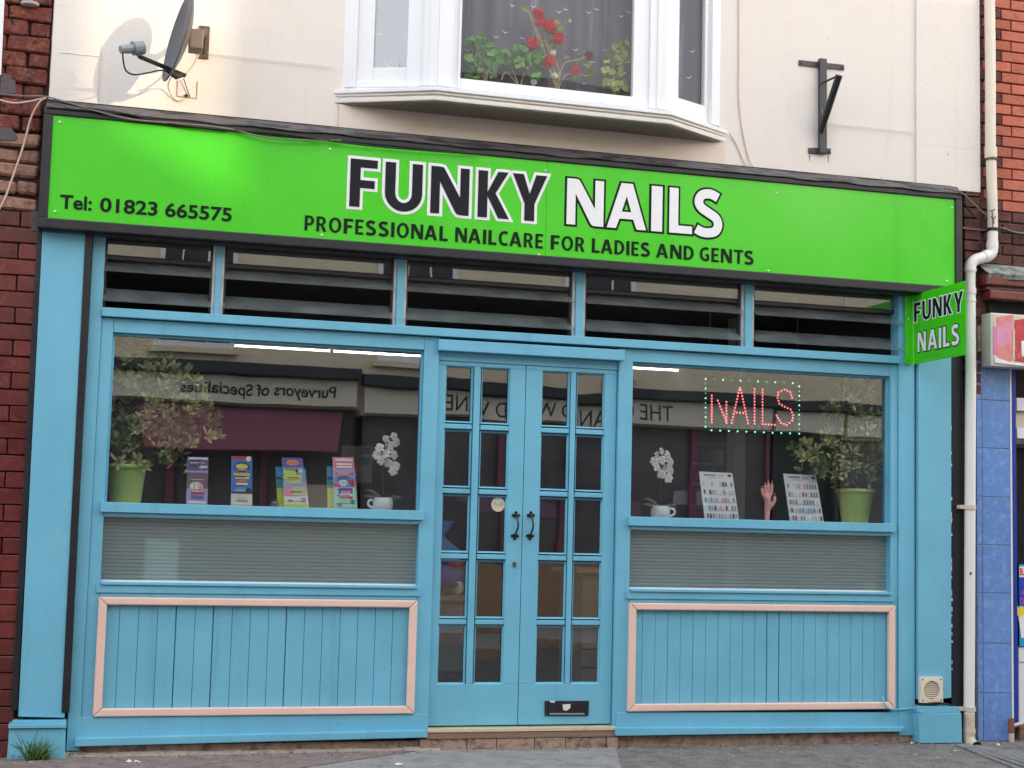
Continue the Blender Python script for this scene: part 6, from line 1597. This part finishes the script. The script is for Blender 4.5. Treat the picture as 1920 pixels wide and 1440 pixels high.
geranium('leafy green geranium at the left of the bay sill', (912, 150), [(random.uniform(872, 925), random.uniform(74, 146), random.uniform(6, 10)) for _ in range(34)]+[(904, 70, 9), (896, 76, 8), (918, 86, 9)]+[(random.uniform(880, 920), random.uniform(110, 128), 9) for _ in range(5)],
         [[(908, 120), (900, 90), (902, 74)], [(900, 130), (880, 120)], [(916, 118), (922, 95)]], [], 'geranium_leaf', 'p_black')
geranium('spreading geranium with white blooms at the middle of the bay sill', (975, 155), [(random.uniform(930, 1012), random.uniform(88, 120), random.uniform(7, 11)) for _ in range(34)]+[(random.uniform(985, 1022), random.uniform(108, 146), random.uniform(8, 12)) for _ in range(12)],
         [[(960, 130), (945, 105)], [(985, 130), (995, 110), (1005, 118)], [(950, 135), (940, 150)]], [(978, 91, 5, 'petal_white'), (1001, 154, 5, 'petal_white')], 'geranium_leaf', 'p_black')
geranium('tall red flowering geranium with bare stems in the middle of the bay', (1046, 158), [(random.uniform(1022, 1050), random.uniform(52, 100), random.uniform(4, 7)) for _ in range(9)]+[(1044, 42, 7), (1050, 52, 6), (1062, 108, 6), (1086, 112, 7), (1075, 145, 8), (1108, 138, 9), (1104, 122, 6), (985, 17, 5), (1068, 39, 4)],
         [[(1048, 135), (1040, 112), (1026, 88), (1020, 70), (1030, 55)], [(1042, 140), (1036, 118), (1022, 84)], [(1012, 68), (1000, 50), (998, 40)], [(1050, 140), (1060, 118), (1085, 112), (1100, 106)], [(1056, 145), (1070, 138), (1098, 142)], [(1024, 70), (1022, 40), (1008, 30)], [(992, 25), (1000, 45)]],
         [(1009, 25, 9, 'petal_red'), (1014, 42, 9, 'petal_red'), (1032, 50, 11, 'petal_red'), (1047, 72, 10, 'petal_red'), (998, 82, 10, 'petal_red'), (1029, 115, 10, 'petal_red'), (1079, 131, 7, 'petal_red'), (1104, 105, 7, 'petal_dark_red'), (1037, 99, 5, 'petal_white'), (1040, 142, 5, 'petal_white')], 'geranium_leaf_olive', 'p_brown')
geranium('olive leaved geranium at the right of the bay sill', (1152, 168), [(random.uniform(1150, 1189), random.uniform(80, 122), random.uniform(6, 9)) for _ in range(26)]+[(random.uniform(1124, 1178), random.uniform(130, 172), random.uniform(6, 9)) for _ in range(22)]+[(1140, 100, 8), (1138, 116, 7), (1150, 130, 7)],
         [[(1152, 150), (1150, 120), (1160, 105), (1175, 100)], [(1145, 152), (1135, 150)], [(1158, 150), (1172, 148)]], [], 'geranium_leaf_olive', 'p_black')
spd = thing('spider_plant', 'small pale striped plant in the left side light of the bay', 'plant', U(742, 112, -0.06))
mb = MB(); c = U(744, 118, -0.06); c.z = 3.8155
for k in range(14):
    a = random.uniform(0, 2*pi); d = Vector((cos(a)*0.35, sin(a)*0.3, 1)).normalized(); l_ = random.uniform(0.10, 0.19); s = Vector((0.005, 0.002, 0))
    mb.add([c-s*0.6, c+s*0.6, c+d*l_*0.6+s, c+d*l_*0.6-s, c+d*l_+Vector((d.x, d.y, -0.2))*0.06], [(0, 1, 2, 3), (3, 2, 4)])
mb.build('blades', 'p_lime_pale', spd)

# ================================================================== ACROSS THE STREET (street fronts seen in the panes; roofline gap made up to shape the sun)
OY = -10.0
def opp(name, lab, x0, x1, h, zf0, zf1, wallm, depth=8.0):
    b = thing(name, lab, 'building', ((x0+x1)/2, OY-2, 0))
    boxo('wall', wallm, b, x0, x1, OY-0.35, OY, zf1+0.18, h, 0)
    boxo('wall', wallm, b, x0, x1, OY-0.35, OY-0.02, zf0-0.02, zf1+0.179, 0)
    return b
def opp_window(b, x0, x1, z0, z1):
    w = boxo('window', 'white_paint', b, x0, x1, OY+0.001, OY+0.05, z0, z0+0.07, 0.003)
    boxo('window_frame', 'white_paint', w, x0, x0+0.06, OY+0.001, OY+0.045, z0+0.071, z1, 0.003); boxo('window_frame', 'white_paint', w, x1-0.06, x1, OY+0.001, OY+0.045, z0+0.071, z1, 0.003)
    boxo('window_frame', 'white_paint', w, x0+0.061, x1-0.061, OY+0.001, OY+0.045, z1-0.06, z1, 0.003)
    boxo('pane', 'opposite_dark', w, x0+0.061, x1-0.061, OY+0.002, OY+0.012, z0+0.072, z1-0.061, 0)
    k = 3
    for i in range(1, k): boxo('glazing_bar', 'white_paint', w, x0+(x1-x0)*i/k-0.012, x0+(x1-x0)*i/k+0.012, OY+0.0125, OY+0.035, z0+0.072, z1-0.061, 0.002)
    boxo('sill', 'opposite_stone', w, x0-0.05, x1+0.05, OY+0.001, OY+0.09, z0-0.08, z0-0.001, 0.004)
def opp_front(b, x0, x1, ztop):
    boxo('stall_riser', 'opposite_brick', b, x0+0.05, x1-0.05, OY-0.2, OY-0.05, 0.0, 0.75, 0)
    boxo('shop_glass', 'opposite_shop', b, x0+0.05, x1-0.05, OY-0.15, OY-0.1, 0.751, ztop, 0)
    n_ = max(2, int((x1-x0)/1.1))
    for i in range(n_+1):
        x = x0+(x1-x0)*i/n_
        boxo('mullion', 'awning_purple', b, x-0.05, x+0.05, OY-0.099, OY-0.03, 0.751, ztop, 0.004)
oA = opp('stone_shop', 'cream stone shop across the street seen mirrored in the left window, signed Purveyors of Specialities', -9.0, 3.66, 6.6, 2.72, 3.02, 'opposite_stone')
oB = opp('stone_shop', 'cream stone shop across the street seen mirrored in the doors, signed THE CHEESE AND WINE', 3.662, 9.35, 6.6, 2.66, 2.96, 'opposite_stone')
oC = opp('stone_shop', 'cream stone house across the street beyond the cheese and wine shop', 10.402, 24.0, 6.6, 2.60, 2.90, 'opposite_stone')
oD = thing('sun_gap_wall', 'added stone wall shaping the sun gap between the two tall buildings across the street', 'wall', (9.6, OY-0.2, 0))
MB().prism([(9.352, 2.64), (10.40, 2.64), (10.40, 5.08), (9.352, 5.62)], OY-0.3, OY-0.02).build('wall', 'opposite_stone', oD)  # made-up wall, top sloped to shape the sun patch by the dish
boxo('side_post', 'opposite_dark', oD, 9.352, 9.45, OY-0.3, OY-0.03, 0.0, 2.639, 0); boxo('side_post', 'opposite_dark', oD, 10.30, 10.40, OY-0.3, OY-0.03, 0.0, 2.639, 0)
boxo('gate', 'opposite_dark', oD, 9.451, 10.299, OY-0.25, OY-0.2, 0.0, 2.639, 0)
boxo('fascia', 'opposite_sign', oD, 9.36, 10.395, OY-0.019, OY+0.09, 2.64, 2.93, 0.004); boxo('cornice', 'opposite_dark', oD, 9.355, 10.398, OY-0.0195, OY+0.2, 2.95, 3.09, 0.01)
for b, x0, x1 in ((oA, -9.0, 3.66), (oB, 3.662, 9.35), (oC, 10.402, 24.0)):
    boxo('roof', 'roof_slate', b, x0, x1, OY-6.0, OY-0.351, 4.7, 4.9, 0); boxo('rear_wall', 'dark_brick', b, x0, x1, OY-6.2, OY-6.001, 0, 4.7, 0)  # roofs kept low behind thin fronts so the sun clears the gap
    boxo('sun_block_parapet', 'opposite_stone', b, x0, x1, OY-0.40, OY+0.06, 6.601, 7.05, 0.01)  # unseen top course added to keep the low sun off the facade
opp_front(oA, -9.0, 3.66, 2.69); opp_front(oB, 3.662, 9.35, 2.63); opp_front(oC, 10.402, 24.0, 2.57)
boxo('fascia', 'opposite_sign', oA, 0.3, 3.60, OY+0.001, OY+0.12, 2.72, 3.02, 0.004); boxo('cornice', 'opposite_dark', oA, -9.0, 3.64, OY-0.01, OY+0.25, 3.04, 3.18, 0.01)
put_text('fascia_text', 'Purveyors of Specialities', 'p_black', oA, 3.33, 1.44, 2.815, 2.945, OY+0.124, 0.02, face=1)
boxo('fascia', 'opposite_sign', oB, 3.70, 9.30, OY+0.001, OY+0.10, 2.66, 2.96, 0.004); boxo('cornice', 'opposite_dark', oB, 3.67, 9.34, OY-0.01, OY+0.22, 2.98, 3.12, 0.01)
put_text('fascia_text', 'THE CHEESE AND WINE', 'p_black', oB, 7.86, 5.02, 2.71, 2.905, OY+0.104, 0.0, face=1)
boxo('fascia', 'opposite_sign', oC, 10.45, 16.0, OY+0.001, OY+0.10, 2.62, 2.90, 0.004); boxo('cornice', 'opposite_dark', oC, 10.41, 23.9, OY-0.01, OY+0.22, 2.92, 3.06, 0.01)
for (x0, x1) in ((1.08, 2.05), (-1.4, -0.4), (-4, -3)): opp_window(oA, x0, x1, 3.36, 4.9)
for (x0, x1) in ((3.85, 4.85), (6.3, 7.3)): opp_window(oB, x0, x1, 3.32, 4.9)
for (x0, x1) in ((11.2, 12.2), (14, 15)): opp_window(oC, x0, x1, 3.3, 4.9)
for b, xs2 in ((oA, (1.08, -1.4, -4)), (oB, (3.85, 6.3)), (oC, (11.2, 14))):
    for x in xs2: opp_window(b, x, x+1.0, 5.35, 6.3)
# awnings
def awning(b, x0, x1, zt_, zb_, out):
    MB().add([(x0, OY+0.02, zt_), (x1, OY+0.02, zt_), (x1-0.12, OY+out, zb_), (x0+0.12, OY+out, zb_), (x0, OY+0.01, zt_-0.02), (x1, OY+0.01, zt_-0.02), (x1-0.12, OY+out-0.01, zb_-0.02), (x0+0.12, OY+out-0.01, zb_-0.02)],
             [(0, 3, 2, 1), (4, 5, 6, 7), (0, 1, 5, 4), (1, 2, 6, 5), (2, 3, 7, 6), (3, 0, 4, 7)]).build('awning', 'awning_purple', b)
for b, x, z, w_, h_, m_ in ((oA, 3.2, 1.5, 0.35, 0.42, 'p_beige'), (oA, 2.2, 1.3, 0.5, 0.25, 'p_grey'), (oB, 4.3, 1.2, 0.3, 0.5, 'p_beige'), (oB, 5.6, 1.6, 0.5, 0.2, 'p_plum'), (oB, 7.2, 1.2, 0.6, 0.9, 'p_plum'), (oB, 8.2, 1.7, 0.5, 0.2, 'p_grey'), (oC, 11.4, 1.3, 0.4, 0.6, 'p_beige'), (oC, 12.4, 1.6, 0.6, 0.3, 'p_red')):
    boxo('window_poster', m_, b, x-w_/2, x+w_/2, OY-0.098, OY-0.092, z-h_/2, z+h_/2, 0)
awning(oA, 0.9, 3.45, 2.66, 2.12, 0.45); awning(oA, -3.0, 0.6, 2.66, 2.12, 0.45)
